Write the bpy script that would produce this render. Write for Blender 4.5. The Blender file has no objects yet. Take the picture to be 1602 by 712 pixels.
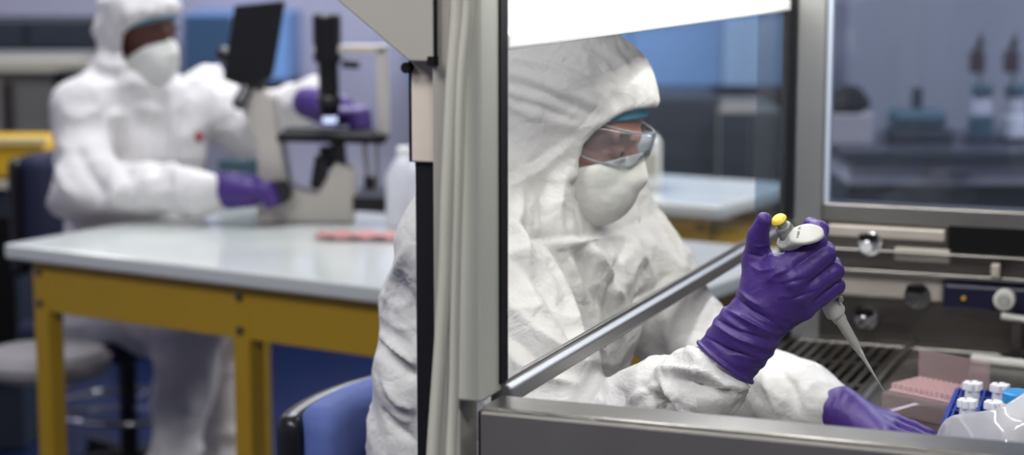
import bpy, math, random
import numpy as np
from mathutils import Vector, Matrix
from mathutils.bvhtree import BVHTree

# ------------------------------------------------------------------ camera
C = bpy.context.scene.collection
SC = bpy.context.scene
PITCH = math.radians(8.42); FPX = 3000.0; CAMZ = 1.55
cam_d = bpy.data.cameras.new('camera'); cam = bpy.data.objects.new('camera', cam_d); C.objects.link(cam)
cam.location = (0, 0, CAMZ); cam.rotation_euler = (math.pi/2 - PITCH, 0, 0)
cam_d.sensor_width = 36.0; cam_d.lens = FPX/1602*36; cam_d.clip_start = 0.05; cam_d.clip_end = 60
cam_d.dof.use_dof = True; cam_d.dof.focus_distance = 2.40; cam_d.dof.aperture_fstop = 3.0
SC.camera = cam
SC.view_settings.view_transform = 'Standard'; SC.view_settings.look = 'None'
SC.view_settings.exposure = 0.0; SC.view_settings.gamma = 1; SC.view_settings.use_curve_mapping = False
SC.cycles.use_denoising = True
SC.cycles.max_bounces = 8; SC.cycles.transparent_max_bounces = 12
SC.cycles.sample_clamp_indirect = 4.0

# ------------------------------------------------------------------ world and lights
w = bpy.data.worlds.new('world'); SC.world = w; w.use_nodes = True
w.node_tree.nodes['Background'].inputs[0].default_value = (0.60, 0.66, 0.80, 1)
w.node_tree.nodes['Background'].inputs[1].default_value = 0.3

def area(name, loc, target, size, power, col, sy=None):
    l = bpy.data.lights.new(name, 'AREA'); l.energy = power; l.color = col; l.size = size
    if sy: l.shape = 'RECTANGLE'; l.size_y = sy
    o = bpy.data.objects.new(name, l); C.objects.link(o); o.location = loc
    d = Vector(target) - Vector(loc)
    o.rotation_euler = d.to_track_quat('-Z', 'Y').to_euler()
    return o
# light of the ceiling fixtures (their fixtures are built further down at the same places)
CEIL = 2.85
FIX = [(-0.75, 4.6, 26), (-0.2, 6.6, 60), (0.4, 0.3, 50), (2.4, 5.2, 75), (-2.6, 6.3, 20), (-1.3, 1.5, 50)]  # third and last are added fill for the person at the cabinet
for i, (x, y, p) in enumerate(FIX):
    area('ceiling_light', (x, y, CEIL-0.07), (x, y, 0), 1.15, p, (0.95, 0.96, 1.0) if y > 3 else (1.0, 0.992, 0.992), 0.55)

# ------------------------------------------------------------------ helpers
def V(*a): return np.array(a, float)
def at(px, py, Y):
    """the point at depth Y seen at photo pixel (px, py)"""
    u, v = px-801.0, py-356.0
    c, s = math.cos(PITCH), math.sin(PITCH)
    d = V(u, FPX*c - v*s, -FPX*s - v*c)
    d = d*(Y/d[1]); return V(d[0], d[1], d[2]+CAMZ)
def proj(P):
    P = np.atleast_2d(P); c, s = math.cos(PITCH), math.sin(PITCH)
    z = P[:, 2]-CAMZ; f = P[:, 1]*c - z*s; up = P[:, 1]*s + z*c
    return np.stack([801+FPX*P[:, 0]/f, 356-FPX*up/f], 1)
def srgb(r, g, b):
    return tuple(((c/255)/12.92 if c/255 <= 0.04045 else ((c/255+0.055)/1.055)**2.4) for c in (r, g, b)) + (1,)

def mat(name, rgb, rough=0.5, metal=0.0, noise=None, bump=None, emit=None, trans=0.0, ior=1.45, sub=0.0, alpha=1.0, coat=0.0, spec=0.5, stretch=None, rgb2=None):
    m = bpy.data.materials.new(name); m.use_nodes = True
    nt = m.node_tree; b = nt.nodes['Principled BSDF']
    b.inputs['Base Color'].default_value = srgb(*rgb); b.inputs['Roughness'].default_value = rough
    b.inputs['Metallic'].default_value = metal; b.inputs['Transmission Weight'].default_value = trans
    b.inputs['IOR'].default_value = ior; b.inputs['Alpha'].default_value = alpha
    b.inputs['Coat Weight'].default_value = coat; b.inputs['Specular IOR Level'].default_value = spec
    if sub: b.inputs['Subsurface Weight'].default_value = sub; b.inputs['Subsurface Radius'].default_value = (0.02, 0.015, 0.012); b.inputs['Subsurface Scale'].default_value = 0.5
    if emit: b.inputs['Emission Color'].default_value = srgb(*emit[0]); b.inputs['Emission Strength'].default_value = emit[1]
    tc = nt.nodes.new('ShaderNodeTexCoord'); mp = nt.nodes.new('ShaderNodeMapping')
    nt.links.new(tc.outputs['Object'], mp.inputs[0])
    if stretch: mp.inputs['Scale'].default_value = stretch
    if noise:   # (scale, amount)  colour variation of the stuff itself
        n = nt.nodes.new('ShaderNodeTexNoise'); n.inputs['Scale'].default_value = noise[0]; n.inputs['Detail'].default_value = 4
        mx = nt.nodes.new('ShaderNodeMix'); mx.data_type = 'RGBA'
        a = srgb(*rgb); k = noise[1]
        mx.inputs[6].default_value = (a[0]*(1-k), a[1]*(1-k), a[2]*(1-k), 1) if not rgb2 else srgb(*rgb2)
        mx.inputs[7].default_value = (min(1, a[0]*(1+k)), min(1, a[1]*(1+k)), min(1, a[2]*(1+k)), 1) if not rgb2 else a
        nt.links.new(mp.outputs[0], n.inputs['Vector']); nt.links.new(n.outputs[0], mx.inputs[0]); nt.links.new(mx.outputs[2], b.inputs['Base Color'])
    if bump:    # list of (kind, scale, strength distance)
        prev = None
        for kind, sc_, dist in bump:
            if kind == 'voronoi':
                n = nt.nodes.new('ShaderNodeTexVoronoi'); n.inputs['Scale'].default_value = sc_; n.feature = 'SMOOTH_F1'; n.inputs['Smoothness'].default_value = 0.3; out = n.outputs['Distance']
            else:
                n = nt.nodes.new('ShaderNodeTexNoise'); n.inputs['Scale'].default_value = sc_; n.inputs['Detail'].default_value = 5
                out = n.outputs[0]
                if kind == 'ridge':
                    n.inputs['Distortion'].default_value = 0.6
                    m1 = nt.nodes.new('ShaderNodeMath'); m1.operation = 'SUBTRACT'; m1.inputs[1].default_value = 0.5; nt.links.new(out, m1.inputs[0])
                    m2 = nt.nodes.new('ShaderNodeMath'); m2.operation = 'ABSOLUTE'; nt.links.new(m1.outputs[0], m2.inputs[0]); out = m2.outputs[0]
            nt.links.new(mp.outputs[0], n.inputs['Vector'])
            bp = nt.nodes.new('ShaderNodeBump'); bp.inputs['Distance'].default_value = dist; bp.inputs['Strength'].default_value = 1.0
            nt.links.new(out, bp.inputs['Height'])
            if prev: nt.links.new(prev.outputs[0], bp.inputs['Normal'])
            prev = bp
        nt.links.new(prev.outputs[0], b.inputs['Normal'])
    return m

def glass_mat(name, tint=(235, 240, 245), haze=0.0, refl=1.0, hazecol=(200, 210, 220)):
    """thin sheet: clear transmission + fresnel gloss + a little diffuse haze"""
    m = bpy.data.materials.new(name); m.use_nodes = True; nt = m.node_tree; nt.nodes.clear()
    out = nt.nodes.new('ShaderNodeOutputMaterial'); tr = nt.nodes.new('ShaderNodeBsdfTransparent'); tr.inputs[0].default_value = srgb(*tint)
    gl = nt.nodes.new('ShaderNodeBsdfGlossy'); gl.inputs['Roughness'].default_value = 0.03
    ge = nt.nodes.new('ShaderNodeNewGeometry'); dt = nt.nodes.new('ShaderNodeVectorMath'); dt.operation = 'DOT_PRODUCT'
    nt.links.new(ge.outputs['Normal'], dt.inputs[0]); nt.links.new(ge.outputs['Incoming'], dt.inputs[1])
    def mth(op, a, b=None):
        n = nt.nodes.new('ShaderNodeMath'); n.operation = op
        for i, q in enumerate((a, b)):
            if q is None: continue
            if isinstance(q, (int, float)): n.inputs[i].default_value = q
            else: nt.links.new(q, n.inputs[i])
        return n.outputs[0]
    sch = mth('ADD', mth('MULTIPLY', mth('POWER', mth('SUBTRACT', 1.0, mth('ABSOLUTE', dt.outputs['Value'])), 5.0), .9), .035)
    mu = nt.nodes.new('ShaderNodeMath'); mu.operation = 'MULTIPLY'; mu.inputs[1].default_value = refl
    mx = nt.nodes.new('ShaderNodeMixShader'); nt.links.new(sch, mu.inputs[0]); nt.links.new(mu.outputs[0], mx.inputs[0])
    nt.links.new(tr.outputs[0], mx.inputs[1]); nt.links.new(gl.outputs[0], mx.inputs[2])
    last = mx
    if haze:
        df = nt.nodes.new('ShaderNodeBsdfDiffuse'); df.inputs[0].default_value = srgb(*hazecol)
        m2 = nt.nodes.new('ShaderNodeMixShader'); m2.inputs[0].default_value = haze
        nt.links.new(mx.outputs[0], m2.inputs[1]); nt.links.new(df.outputs[0], m2.inputs[2]); last = m2
    nt.links.new(last.outputs[0], out.inputs[0]); return m

def link(name, me, m, parent=None, smooth=True):
    o = bpy.data.objects.new(name, me); C.objects.link(o)
    if m: me.materials.append(m)
    if smooth:
        me.shade_smooth() if hasattr(me, 'shade_smooth') else None
    if parent: o.parent = parent
    return o
def root(name, loc, label, cat, rz=0.0, group=None):
    o = bpy.data.objects.new(name, None); C.objects.link(o); o.location = tuple(loc); o.rotation_euler = (0, 0, rz)
    o.empty_display_size = 0.05
    return tag(o, label, cat, group)
def tag(o, label, cat, group=None, kind=None):
    o['label'] = label; o['category'] = cat
    if group: o['group'] = group
    if kind: o['kind'] = kind
    return o
def struct(o): o['kind'] = 'structure'; return o

class MB:
    """collects shapes into one mesh"""
    def __init__(s): s.v = []; s.f = []
    def add(s, vs, fs):
        n = len(s.v); s.v += [tuple(map(float, p)) for p in vs]; s.f += [tuple(i+n for i in f) for f in fs]; return s
    def box(s, lo, hi, M=None):
        x0, y0, z0 = lo; x1, y1, z1 = hi
        vs = [(x0,y0,z0),(x1,y0,z0),(x1,y1,z0),(x0,y1,z0),(x0,y0,z1),(x1,y0,z1),(x1,y1,z1),(x0,y1,z1)]
        if M is not None: vs = [M @ Vector(p) for p in vs]
        return s.add(vs, [(0,3,2,1),(4,5,6,7),(0,1,5,4),(1,2,6,5),(2,3,7,6),(3,0,4,7)])
    def beam(s, a, b, wx, wz, up=(0, 0, 1)):
        """box bar from a to b, width wx, height wz"""
        a, b = Vector(a), Vector(b); d = (b-a).normalized(); x = d.cross(Vector(up)).normalized(); z = x.cross(d)
        vs = [p + x*sx*wx/2 + z*sz*wz/2 for p in (a, b) for sx, sz in ((-1,-1),(1,-1),(1,1),(-1,1))]
        return s.add(vs, [(0,1,2,3),(7,6,5,4),(0,4,5,1),(1,5,6,2),(2,6,7,3),(3,7,4,0)])
    def prism(s, poly, y0, y1):
        """polygon in x,z pulled along y"""
        n = len(poly)
        vs = [(x, y0, z) for x, z in poly] + [(x, y1, z) for x, z in poly]
        return s.add(vs, [tuple(range(n)), tuple(range(2*n-1, n-1, -1))] + [(i, i+n, (i+1) % n+n, (i+1) % n) for i in range(n)])
    def lathe(s, prof, a, b, seg=32):
        """prof: (distance along a->b in metres, radius)"""
        a, b = Vector(a), Vector(b); d = (b-a).normalized(); x = d.orthogonal().normalized(); y = d.cross(x)
        vs = []; fs = []
        for t, r in prof:
            for k in range(seg):
                an = 2*math.pi*k/seg; vs.append(a + d*t + (x*math.cos(an)+y*math.sin(an))*r)
        for i in range(len(prof)-1):
            for k in range(seg):
                fs.append((i*seg+k, i*seg+(k+1) % seg, (i+1)*seg+(k+1) % seg, (i+1)*seg+k))
        fs.append(tuple(range(seg-1, -1, -1))); fs.append(tuple((len(prof)-1)*seg+k for k in range(seg)))
        return s.add(vs, fs)
    def cyl(s, a, b, r, seg=24, r2=None, bev=None):
        L = (Vector(b)-Vector(a)).length; r2 = r if r2 is None else r2; e = bev or min(r, r2, L)*0.15
        return s.lathe([(0, r-e), (e, r), (L-e, r2), (L, r2-e)], a, b, seg)
    def tube(s, pts, r, seg=12, sub=6):
        P = [Vector(p) for p in pts]; n = len(P); out = []
        for i in range(n-1):
            p0, p1, p2, p3 = P[max(i-1, 0)], P[i], P[i+1], P[min(i+2, n-1)]
            for k in range(sub):
                t = k/sub; out.append(0.5*((2*p1)+(-p0+p2)*t+(2*p0-5*p1+4*p2-p3)*t*t+(-p0+3*p1-3*p2+p3)*t**3))
        out.append(P[-1]); vs = []; fs = []; x = None
        for i, p in enumerate(out):
            d = (out[min(i+1, len(out)-1)]-out[max(i-1, 0)]).normalized()
            x = (d.orthogonal() if x is None else x - d*x.dot(d)).normalized(); y = d.cross(x)
            for k in range(seg):
                an = 2*math.pi*k/seg; vs.append(p+(x*math.cos(an)+y*math.sin(an))*r)
        for i in range(len(out)-1):
            for k in range(seg): fs.append((i*seg+k, i*seg+(k+1) % seg, (i+1)*seg+(k+1) % seg, (i+1)*seg+k))
        fs.append(tuple(range(seg-1, -1, -1))); fs.append(tuple((len(out)-1)*seg+k for k in range(seg)))
        return s.add(vs, fs)
    def build(s, name, m, parent=None, bevel=0.0, smooth=False, world=False):
        me = bpy.data.meshes.new(name)
        vs = s.v
        if parent is not None and world:
            Mi = parent_inv(parent); vs = [tuple(Mi @ Vector(p)) for p in vs]
        me.from_pydata(vs, [], s.f); me.validate(); me.update()
        o = link(name, me, m, parent, smooth)
        import bmesh
        bm = bmesh.new(); bm.from_mesh(me); bmesh.ops.recalc_face_normals(bm, faces=bm.faces); bm.to_mesh(me); bm.free()
        if bevel:
            b = o.modifiers.new('bevel', 'BEVEL'); b.width = bevel; b.segments = 2; b.limit_method = 'ANGLE'; b.angle_limit = math.radians(35)
        if smooth:
            me.shade_smooth(); me.set_sharp_from_angle(angle=math.radians(38))
        return o
def parent_inv(p):
    M = Matrix.Identity(4); q = p
    while q is not None:
        M = (Matrix.Translation(q.location) @ q.rotation_euler.to_matrix().to_4x4()) @ M; q = q.parent
    return M.inverted()

# ---- signed distance shapes and surface nets
def smin(a, b, k):
    if k <= 0: return np.minimum(a, b)
    h = np.clip(0.5+0.5*(b-a)/k, 0, 1); return b*(1-h)+a*h - k*h*(1-h)
def smax(a, b, k): return -smin(-a, -b, k)
def cone(P, a, b, ra, rb):
    a = np.asarray(a, float); b = np.asarray(b, float); ba = b-a; L = ba@ba
    t = np.clip(((P-a)@ba)/max(L, 1e-12), 0, 1)
    return np.linalg.norm(P-a-t[:, None]*ba, axis=1) - (ra+(rb-ra)*t)
def ell(P, c, r, R=None):
    q = P-np.asarray(c, float)
    if R is not None: q = q@R
    r = np.asarray(r, float); k0 = np.linalg.norm(q/r, axis=1); k1 = np.linalg.norm(q/(r*r), axis=1)
    return k0*(k0-1)/np.maximum(k1, 1e-9)
def rbox(P, c, h, rad, R=None):
    q = P-np.asarray(c, float)
    if R is not None: q = q@R
    q = np.abs(q)-(np.asarray(h, float)-rad)
    return np.linalg.norm(np.maximum(q, 0), axis=1)+np.minimum(q.max(1), 0)-rad
def chain(P, pts, rs, k=0.0):
    d = None
    for i in range(len(pts)-1):
        e = cone(P, pts[i], pts[i+1], rs[i], rs[i+1]); d = e if d is None else smin(d, e, k)
    return d
def nets(fn, lo, hi, h):
    B = 8; lo = np.asarray(lo, float); hi = np.asarray(hi, float)
    nb = np.ceil((hi-lo)/(h*B)).astype(int); n = nb*B
    bi = np.stack(np.meshgrid(*[np.arange(k) for k in nb], indexing='ij'), -1).reshape(-1, 3)
    ctr = lo+(bi*B+(B-1)/2)*h; dc = fn(ctr)
    D = np.repeat(np.repeat(np.repeat(dc.reshape(nb), B, 0), B, 1), B, 2).astype(np.float32)
    act = np.where(np.abs(dc) < B*h*1.5)[0]
    off = np.stack(np.meshgrid(*[np.arange(B)]*3, indexing='ij'), -1).reshape(-1, 3)
    for s in range(0, len(act), 800):
        ids = act[s:s+800]; g = (bi[ids]*B)[:, None, :]+off[None]
        g = g.reshape(-1, 3); D[g[:, 0], g[:, 1], g[:, 2]] = fn(lo+g*h)
    S = D < 0
    cnt = np.zeros(tuple(n-1), np.int8)
    for i in (0, 1):
        for j in (0, 1):
            for k in (0, 1): cnt += S[i:n[0]-1+i, j:n[1]-1+j, k:n[2]-1+k]
    A = (cnt > 0) & (cnt < 8); c = np.argwhere(A)
    idx = np.full(tuple(n-1), -1, np.int32); idx[A] = np.arange(len(c))
    acc = np.zeros((len(c), 3)); num = np.zeros(len(c))
    cor = [(0,0,0),(1,0,0),(0,1,0),(1,1,0),(0,0,1),(1,0,1),(0,1,1),(1,1,1)]
    for a in range(8):
        for b in range(a+1, 8):
            ca, cb = np.array(cor[a]), np.array(cor[b])
            if np.abs(ca-cb).sum() != 1: continue
            da = D[tuple((c+ca).T)]; db = D[tuple((c+cb).T)]; m = (da < 0) != (db < 0)
            t = np.where(m, da/np.where(m, da-db, 1), 0)
            acc += np.where(m[:, None], ca+t[:, None]*(cb-ca), 0); num += m
    vs = lo+(c+acc/num[:, None])*h
    fs = []
    for ax in range(3):
        o1, o2 = [q for q in range(3) if q != ax]
        sl0 = [slice(None)]*3; sl1 = [slice(None)]*3
        sl0[ax] = slice(0, n[ax]-1); sl1[ax] = slice(1, n[ax])
        e = np.argwhere(S[tuple(sl0)] != S[tuple(sl1)])
        e = e[(e[:, o1] > 0) & (e[:, o2] > 0) & (e[:, o1] < n[o1]-1) & (e[:, o2] < n[o2]-1)]
        inside = S[tuple(e.T)]
        u = np.zeros(3, int); u[o1] = 1; v = np.zeros(3, int); v[o2] = 1
        q = np.stack([idx[tuple((e-u-v).T)], idx[tuple((e-v).T)], idx[tuple(e.T)], idx[tuple((e-u).T)]], 1)
        flip = inside if ax != 1 else ~inside
        q[~flip] = q[~flip][:, ::-1]; fs.append(q)
    return vs, np.concatenate(fs)
def npmesh(name, vs, fs):
    me = bpy.data.meshes.new(name); me.vertices.add(len(vs)); me.vertices.foreach_set('co', np.ascontiguousarray(vs, np.float32).ravel())
    me.loops.add(fs.size); me.loops.foreach_set('vertex_index', np.ascontiguousarray(fs, np.int32).ravel())
    me.polygons.add(len(fs)); me.polygons.foreach_set('loop_start', np.arange(0, fs.size, 4, dtype=np.int32))
    me.update(calc_edges=True); me.validate(); return me
def vnormals(me):
    a = np.empty(len(me.vertices)*3, np.float32); me.vertex_normals.foreach_get('vector', a); return a.reshape(-1, 3).astype(float)

def vnoise(P, s, seed=0):
    Q = P*s+seed*17.31; i = np.floor(Q).astype(np.int64); f = Q-i; f = f*f*f*(f*(f*6-15)+10)
    def h(x, y, z):
        n = (x*374761393+y*668265263+z*2147483647+seed*974634777) & 0xffffffff
        n = ((n ^ (n >> 13))*1274126177) & 0xffffffff; return ((n ^ (n >> 16)) & 0xffff)/32767.5-1
    r = 0
    for a in (0, 1):
        for b in (0, 1):
            for c in (0, 1):
                wgt = (f[:, 0] if a else 1-f[:, 0])*(f[:, 1] if b else 1-f[:, 1])*(f[:, 2] if c else 1-f[:, 2])
                r = r+wgt*h(i[:, 0]+a, i[:, 1]+b, i[:, 2]+c)
    return r
def crumple(P, s, seed=0):
    W = P+np.stack([vnoise(P, s*0.7, seed+5), vnoise(P, s*0.7, seed+6), vnoise(P, s*0.7, seed+7)], 1)*0.35/s
    return 1-2*np.abs(vnoise(W, s, seed))            # sharp ridges, like folded paper

STK = 2.0
def organic(name, fn, lo, hi, h, m, parent, disp=None, strokes=None, smooth_it=0, offset=None):
    vs, fs = nets(fn, lo, hi, h)
    me = npmesh(name, vs, fs); N = vnormals(me)
    if disp is not None:
        vs = vs+N*disp(vs, N)[:, None]
    if strokes:
        tot = np.zeros(len(vs)); bvh = BVHTree.FromPolygons([tuple(p) for p in vs], fs.tolist())
        for st in strokes:
            pix, amp, wid = st[:3]; pts = []
            q = np.array(pix, float); L = np.concatenate([[0], np.cumsum(np.linalg.norm(np.diff(q, axis=0), axis=1))])
            for t in np.linspace(0, L[-1], max(6, int(L[-1]/5))):
                x = np.interp(t, L, q[:, 0]); y = np.interp(t, L, q[:, 1])
                d = at(x, y, 1.0)-V(0, 0, CAMZ); hit = bvh.ray_cast(Vector((0, 0, CAMZ)), Vector(d).normalized())
                if hit[0] is not None: pts.append(np.array(hit[0]))
            if len(pts) < 3: continue
            pts = np.array(pts); lo_, hi_ = pts.min(0)-wid*3, pts.max(0)+wid*3
            sel = np.where(((vs > lo_) & (vs < hi_)).all(1))[0]
            if not len(sel): continue
            best = np.full(len(sel), 1e9); bt = np.zeros(len(sel)); P = vs[sel]
            for i in range(len(pts)-1):
                a, b = pts[i], pts[i+1]; ba = b-a; Lq = ba@ba
                if Lq > 0.0016: continue          # jumped to another surface
                t = np.clip(((P-a)@ba)/max(Lq, 1e-9), 0, 1); dd = np.linalg.norm(P-a-t[:, None]*ba, axis=1)
                u = dd < best; best[u] = dd[u]; bt[u] = (i+t[u])/(len(pts)-1)
            taper = np.sin(np.pi*np.clip(bt*0.92+0.04, 0, 1))**0.7
            tot[sel] += STK*amp*taper*np.exp(-(best/(wid*.8))**1.3)
        vs = vs+N*tot[:, None]
    if parent is not None:
        Mi = np.array(parent_inv(parent)); vs = vs@Mi[:3, :3].T+Mi[:3, 3]
    me.vertices.foreach_set('co', np.ascontiguousarray(vs, np.float32).ravel()); me.update()
    o = link(name, me, m, parent); me.shade_smooth(); return o

# ------------------------------------------------------------------ materials
M = {}
M['suit'] = mat('white_coverall_fabric', (214, 212, 209), 0.6, bump=[('ridge', 15, 0.010), ('ridge', 38, 0.0032)], spec=0.35)
M['suit_far'] = mat('white_coverall_fabric_plain', (222, 219, 218), 0.65, bump=[('ridge', 14, 0.01)], spec=0.3)
M['glove'] = mat('purple_nitrile', (68, 44, 118), 0.43, bump=[('ridge', 60, 0.0012), ('noise', 500, 0.0002)], spec=0.45, noise=(20, 0.08))
M['skin'] = mat('skin', (178, 130, 118), 0.5, sub=0.3, noise=(30, 0.08))
M['skin2'] = mat('skin_brown', (92, 56, 48), 0.5, noise=(30, 0.08))
M['mask'] = mat('mask_fleece', (222, 222, 216), 0.85, bump=[('noise', 60, 0.002)])
M['cap'] = mat('blue_cap_fleece', (70, 150, 178), 0.9, bump=[('noise', 250, 0.002)], noise=(160, 0.25))
M['cream'] = mat('cream_powder_coat', (188, 184, 170), 0.5, noise=(3, 0.04))
M['greige'] = mat('grey_powder_coat', (150, 146, 138), 0.5, noise=(3, 0.03))
M['strip'] = mat('pale_green_grey_trim', (172, 173, 162), 0.45)
M['hose'] = mat('beige_hose', (166, 164, 152), 0.4)
M['blackpl'] = mat('black_plastic', (22, 22, 24), 0.35)
M['blackmat'] = mat('black_matte', (12, 12, 14), 0.75, spec=0.2)
M['beige'] = mat('beige_bracket', (190, 178, 166), 0.6, noise=(40, 0.08))
M['white_panel'] = mat('white_enamel', (244, 244, 240), 0.35)
M['steel'] = mat('brushed_steel', (150, 147, 142), 0.30, 1.0, bump=[('noise', 40, 0.0004)], stretch=(1, 1, 14), noise=(10, 0.12))
M['steel_dark'] = mat('worn_steel', (98, 94, 90), 0.34, 1.0, bump=[('noise', 6, 0.0015)], noise=(7, 0.3), stretch=(1, 4, 6))
M['steel_soft'] = mat('satin_steel_sheet', (140, 136, 130), 0.5, 0.9, noise=(3, 0.2), stretch=(3, 1, .3))
M['chrome'] = mat('chrome', (220, 220, 222), 0.08, 1.0)
M['glass'] = glass_mat('sash_glass', (250, 250, 249), haze=0.012, refl=0.18)
M['glass_win'] = glass_mat('window_glass', (225, 230, 240), haze=0.02, refl=0.8)
M['goggle'] = glass_mat('goggle_plastic', (238, 240, 242), haze=0.03, refl=1.3, hazecol=(220, 228, 235))
M['pip_white'] = mat('pipette_grey_white', (198, 197, 190), 0.38, noise=(30, 0.03))
M['pip_grey'] = mat('pipette_grey', (150, 151, 147), 0.42)
M['yellow_btn'] = mat('yellow_button', (236, 205, 70), 0.35)
M['tip'] = mat('clear_tip', (235, 235, 232), 0.2, trans=0.6, ior=1.3)
M['ink'] = mat('dark_ink', (50, 50, 55), 0.6)
M['yellow'] = mat('yellow_painted_steel', (184, 146, 34), 0.42, noise=(4, 0.10))
M['tabletop'] = mat('white_laminate', (214, 218, 214), 0.16, noise=(2, 0.04), coat=0.3)
M['bluefab'] = mat('blue_upholstery', (84, 100, 160), 0.75, noise=(14, 0.22), bump=[('noise', 300, 0.0006)])
M['navy'] = mat('navy_upholstery', (26, 30, 58), 0.8)
M['scope'] = mat('microscope_cream', (206, 200, 190), 0.4)
M['blueplastic'] = mat('blue_rack_plastic', (18, 56, 150), 0.35)
M['capblue'] = mat('light_blue_cap', (50, 140, 205), 0.4)
M['tubewhite'] = mat('translucent_white_tube', (232, 234, 240), 0.3, trans=0.2)
M['pink'] = mat('pink_translucent', (232, 200, 200), 0.35, trans=0.35, alpha=0.8)
M['clearbox'] = glass_mat('clear_box', (250, 242, 242), haze=0.14, refl=1.2, hazecol=(240, 215, 216))
M['bag'] = glass_mat('clear_bag', (225, 225, 228), haze=0.42, refl=1.6, hazecol=(225, 224, 228))
M['teal'] = mat('teal_plastic', (62, 88, 100), 0.4)
M['paperpink'] = mat('pink_paper', (196, 140, 140), 0.7)
M['floor'] = mat('blue_vinyl_floor', (10, 26, 62), 0.35, noise=(1.3, 0.2))
M['wall'] = mat('lavender_white_paint', (168, 168, 190), 0.7, noise=(1.2, 0.03))
M['wallgrey'] = mat('grey_paint', (140, 143, 153), 0.7, noise=(1.5, 0.12), stretch=(6, 1, 0.4))
M['ceil'] = mat('white_ceiling', (205, 206, 208), 0.8)
M['equip'] = mat('grey_equipment', (128, 126, 124), 0.5)
M['slate'] = mat('dark_slate', (44, 50, 60), 0.4)
M['bluepanel'] = mat('blue_cabinet_laminate', (110, 150, 205), 0.4, noise=(3, 0.1))
M['counter'] = mat('dark_counter', (58, 60, 68), 0.35)
M['lamp'] = mat('lamp_diffuser', (255, 255, 255), 0.5, emit=((240, 246, 255), 3.0))
M['redmark'] = mat('red_print', (170, 60, 70), 0.6)

# ------------------------------------------------------------------ the room
def slab(name, lo, hi, m):
    return struct(MB().box(lo, hi).build(name, m))
RX0, RX1, RY0, RY1 = -3.6, 4.2, -1.8, 8.4
slab('floor', (RX0, RY0, -0.05), (RX1, RY1, 0), M['floor'])
slab('ceiling', (RX0, RY0, CEIL), (RX1, RY1, CEIL+0.05), M['ceil'])
slab('wall_back', (RX0, RY1, 0), (RX1, RY1+0.1, CEIL), M['wall'])
slab('wall_left', (RX0-0.1, RY0, 0), (RX0, RY1, CEIL), M['wall'])
slab('wall_right', (RX1, RY0, 0), (RX1+0.1, RY1, CEIL), M['wall'])
slab('wall_front', (RX0, RY0-0.1, 0), (RX1, RY0, CEIL), M['wall'])
slab('wall_partition', (1.22, 6.9, 0), (RX1, 7.0, CEIL), M['wallgrey'])
FN = ['above the table bench at the left', 'above the rear of the room', 'above the photographer, added as fill light', 'above the counter at the right', 'above the rear left corner', 'near the left of the photographer, added to light the hooded head']
for (x, y, p), nm in zip(FIX, FN):
    r = root('ceiling_lamp', (x, y, CEIL), 'rectangular ceiling lamp ' + nm, 'ceiling lamp', group='ceiling lamps')
    MB().box((-.64, -.34, -.05), (.64, .34, 0)).build('frame', M['white_panel'], r, bevel=.004)
    MB().box((-.6, -.3, -.058), (.6, .3, -.05)).build('diffuser', M['lamp'], r)

# ------------------------------------------------------------------ the safety cabinet
EA = math.radians(-21.2)                     # its depth axis (local x) in the room
N0 = V(-0.011, 2.10, 0)
E = V(math.cos(EA), math.sin(EA), 0); D = V(-math.sin(EA), math.cos(EA), 0)
HW = 1.40                                    # inner width
ZS = 1.054; ZW = 0.85
hood = root('safety_cabinet', N0, 'steel and glass safety cabinet filling the right foreground, tall grey corner post at its left', 'safety cabinet', EA)
def hp(e, d, z): return N0+E*e+D*d+V(0, 0, z)
HD = 0.95
# posts, near side
MB().box((-.0615, -.05, 0.3), (-.030, .0, 2.3)).build('corner_post', M['greige'], hood, bevel=.002)
MB().box((-.030, -.062, ZS+.0), (.000, .0, 2.3)).build('post_trim', M['strip'], hood, bevel=.003)
MB().box((-.0015, -.010, ZS+.01), (.0025, .012, 2.3)).build('gasket', M['blackmat'], hood)
z0 = 1.312; ztop = 1.424
MB().box((-.0918, -.03, 0.2), (-.0615, .0, z0)).build('sash_guide', M['blackpl'], hood, bevel=.002)
MB().box((-.0935, -.035, z0), (-.0615, .0, ztop)).build('bracket', M['beige'], hood, bevel=.002)
MB().box((-.0965, -.034, z0), (-.0935, .0, ztop)).build('bracket_edge', M['blackmat'], hood)
MB().cyl((-.0955, -.045, ztop-.008), (-.0955, -.03, ztop-.008), .006).build('screw', M['blackmat'], hood, smooth=True)
# slanted front housing
MB().prism([(-.0564, ztop), (-.0867, ztop), (-.185, ztop+.0745), (-.185, 2.3), (-.0564, 2.3)], -.055, .03).build('housing_end_panel', M['greige'], hood, bevel=.002)
MB().prism([(-.032, 1.452), (-.060, 1.462), (-.10, 1.54), (-.10, 2.3), (-.032, 2.3)], .03, HW).build('front_housing', M['greige'], hood, bevel=.002)
MB().box((-.0569, -.0565, ztop), (-.0549, -.0, 2.3)).build('panel_seam', M['blackmat'], hood)
MB().box((-.062, -.062, ztop-.004), (-.054, -.05, ztop+.006)).build('seam_clip', M['blackmat'], hood)
# lamp panel above the sash
lp = MB().box((-.030, .012, 1.452), (-.004, HW-.03, 2.3)).build('lamp_panel', M['white_panel'], hood, bevel=.003)
MB().box((-.034, .012, 1.434), (.004, HW-.03, 1.454)).build('panel_lip', M['white_panel'], hood, bevel=.004)
MB().cyl((.02, .05, 1.60), (.02, HW-.1, 1.60), .013).build('fluorescent_tube', mat('lit_tube', (255, 255, 255), 0.5, emit=((250, 252, 255), 14)), hood, smooth=True)
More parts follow.
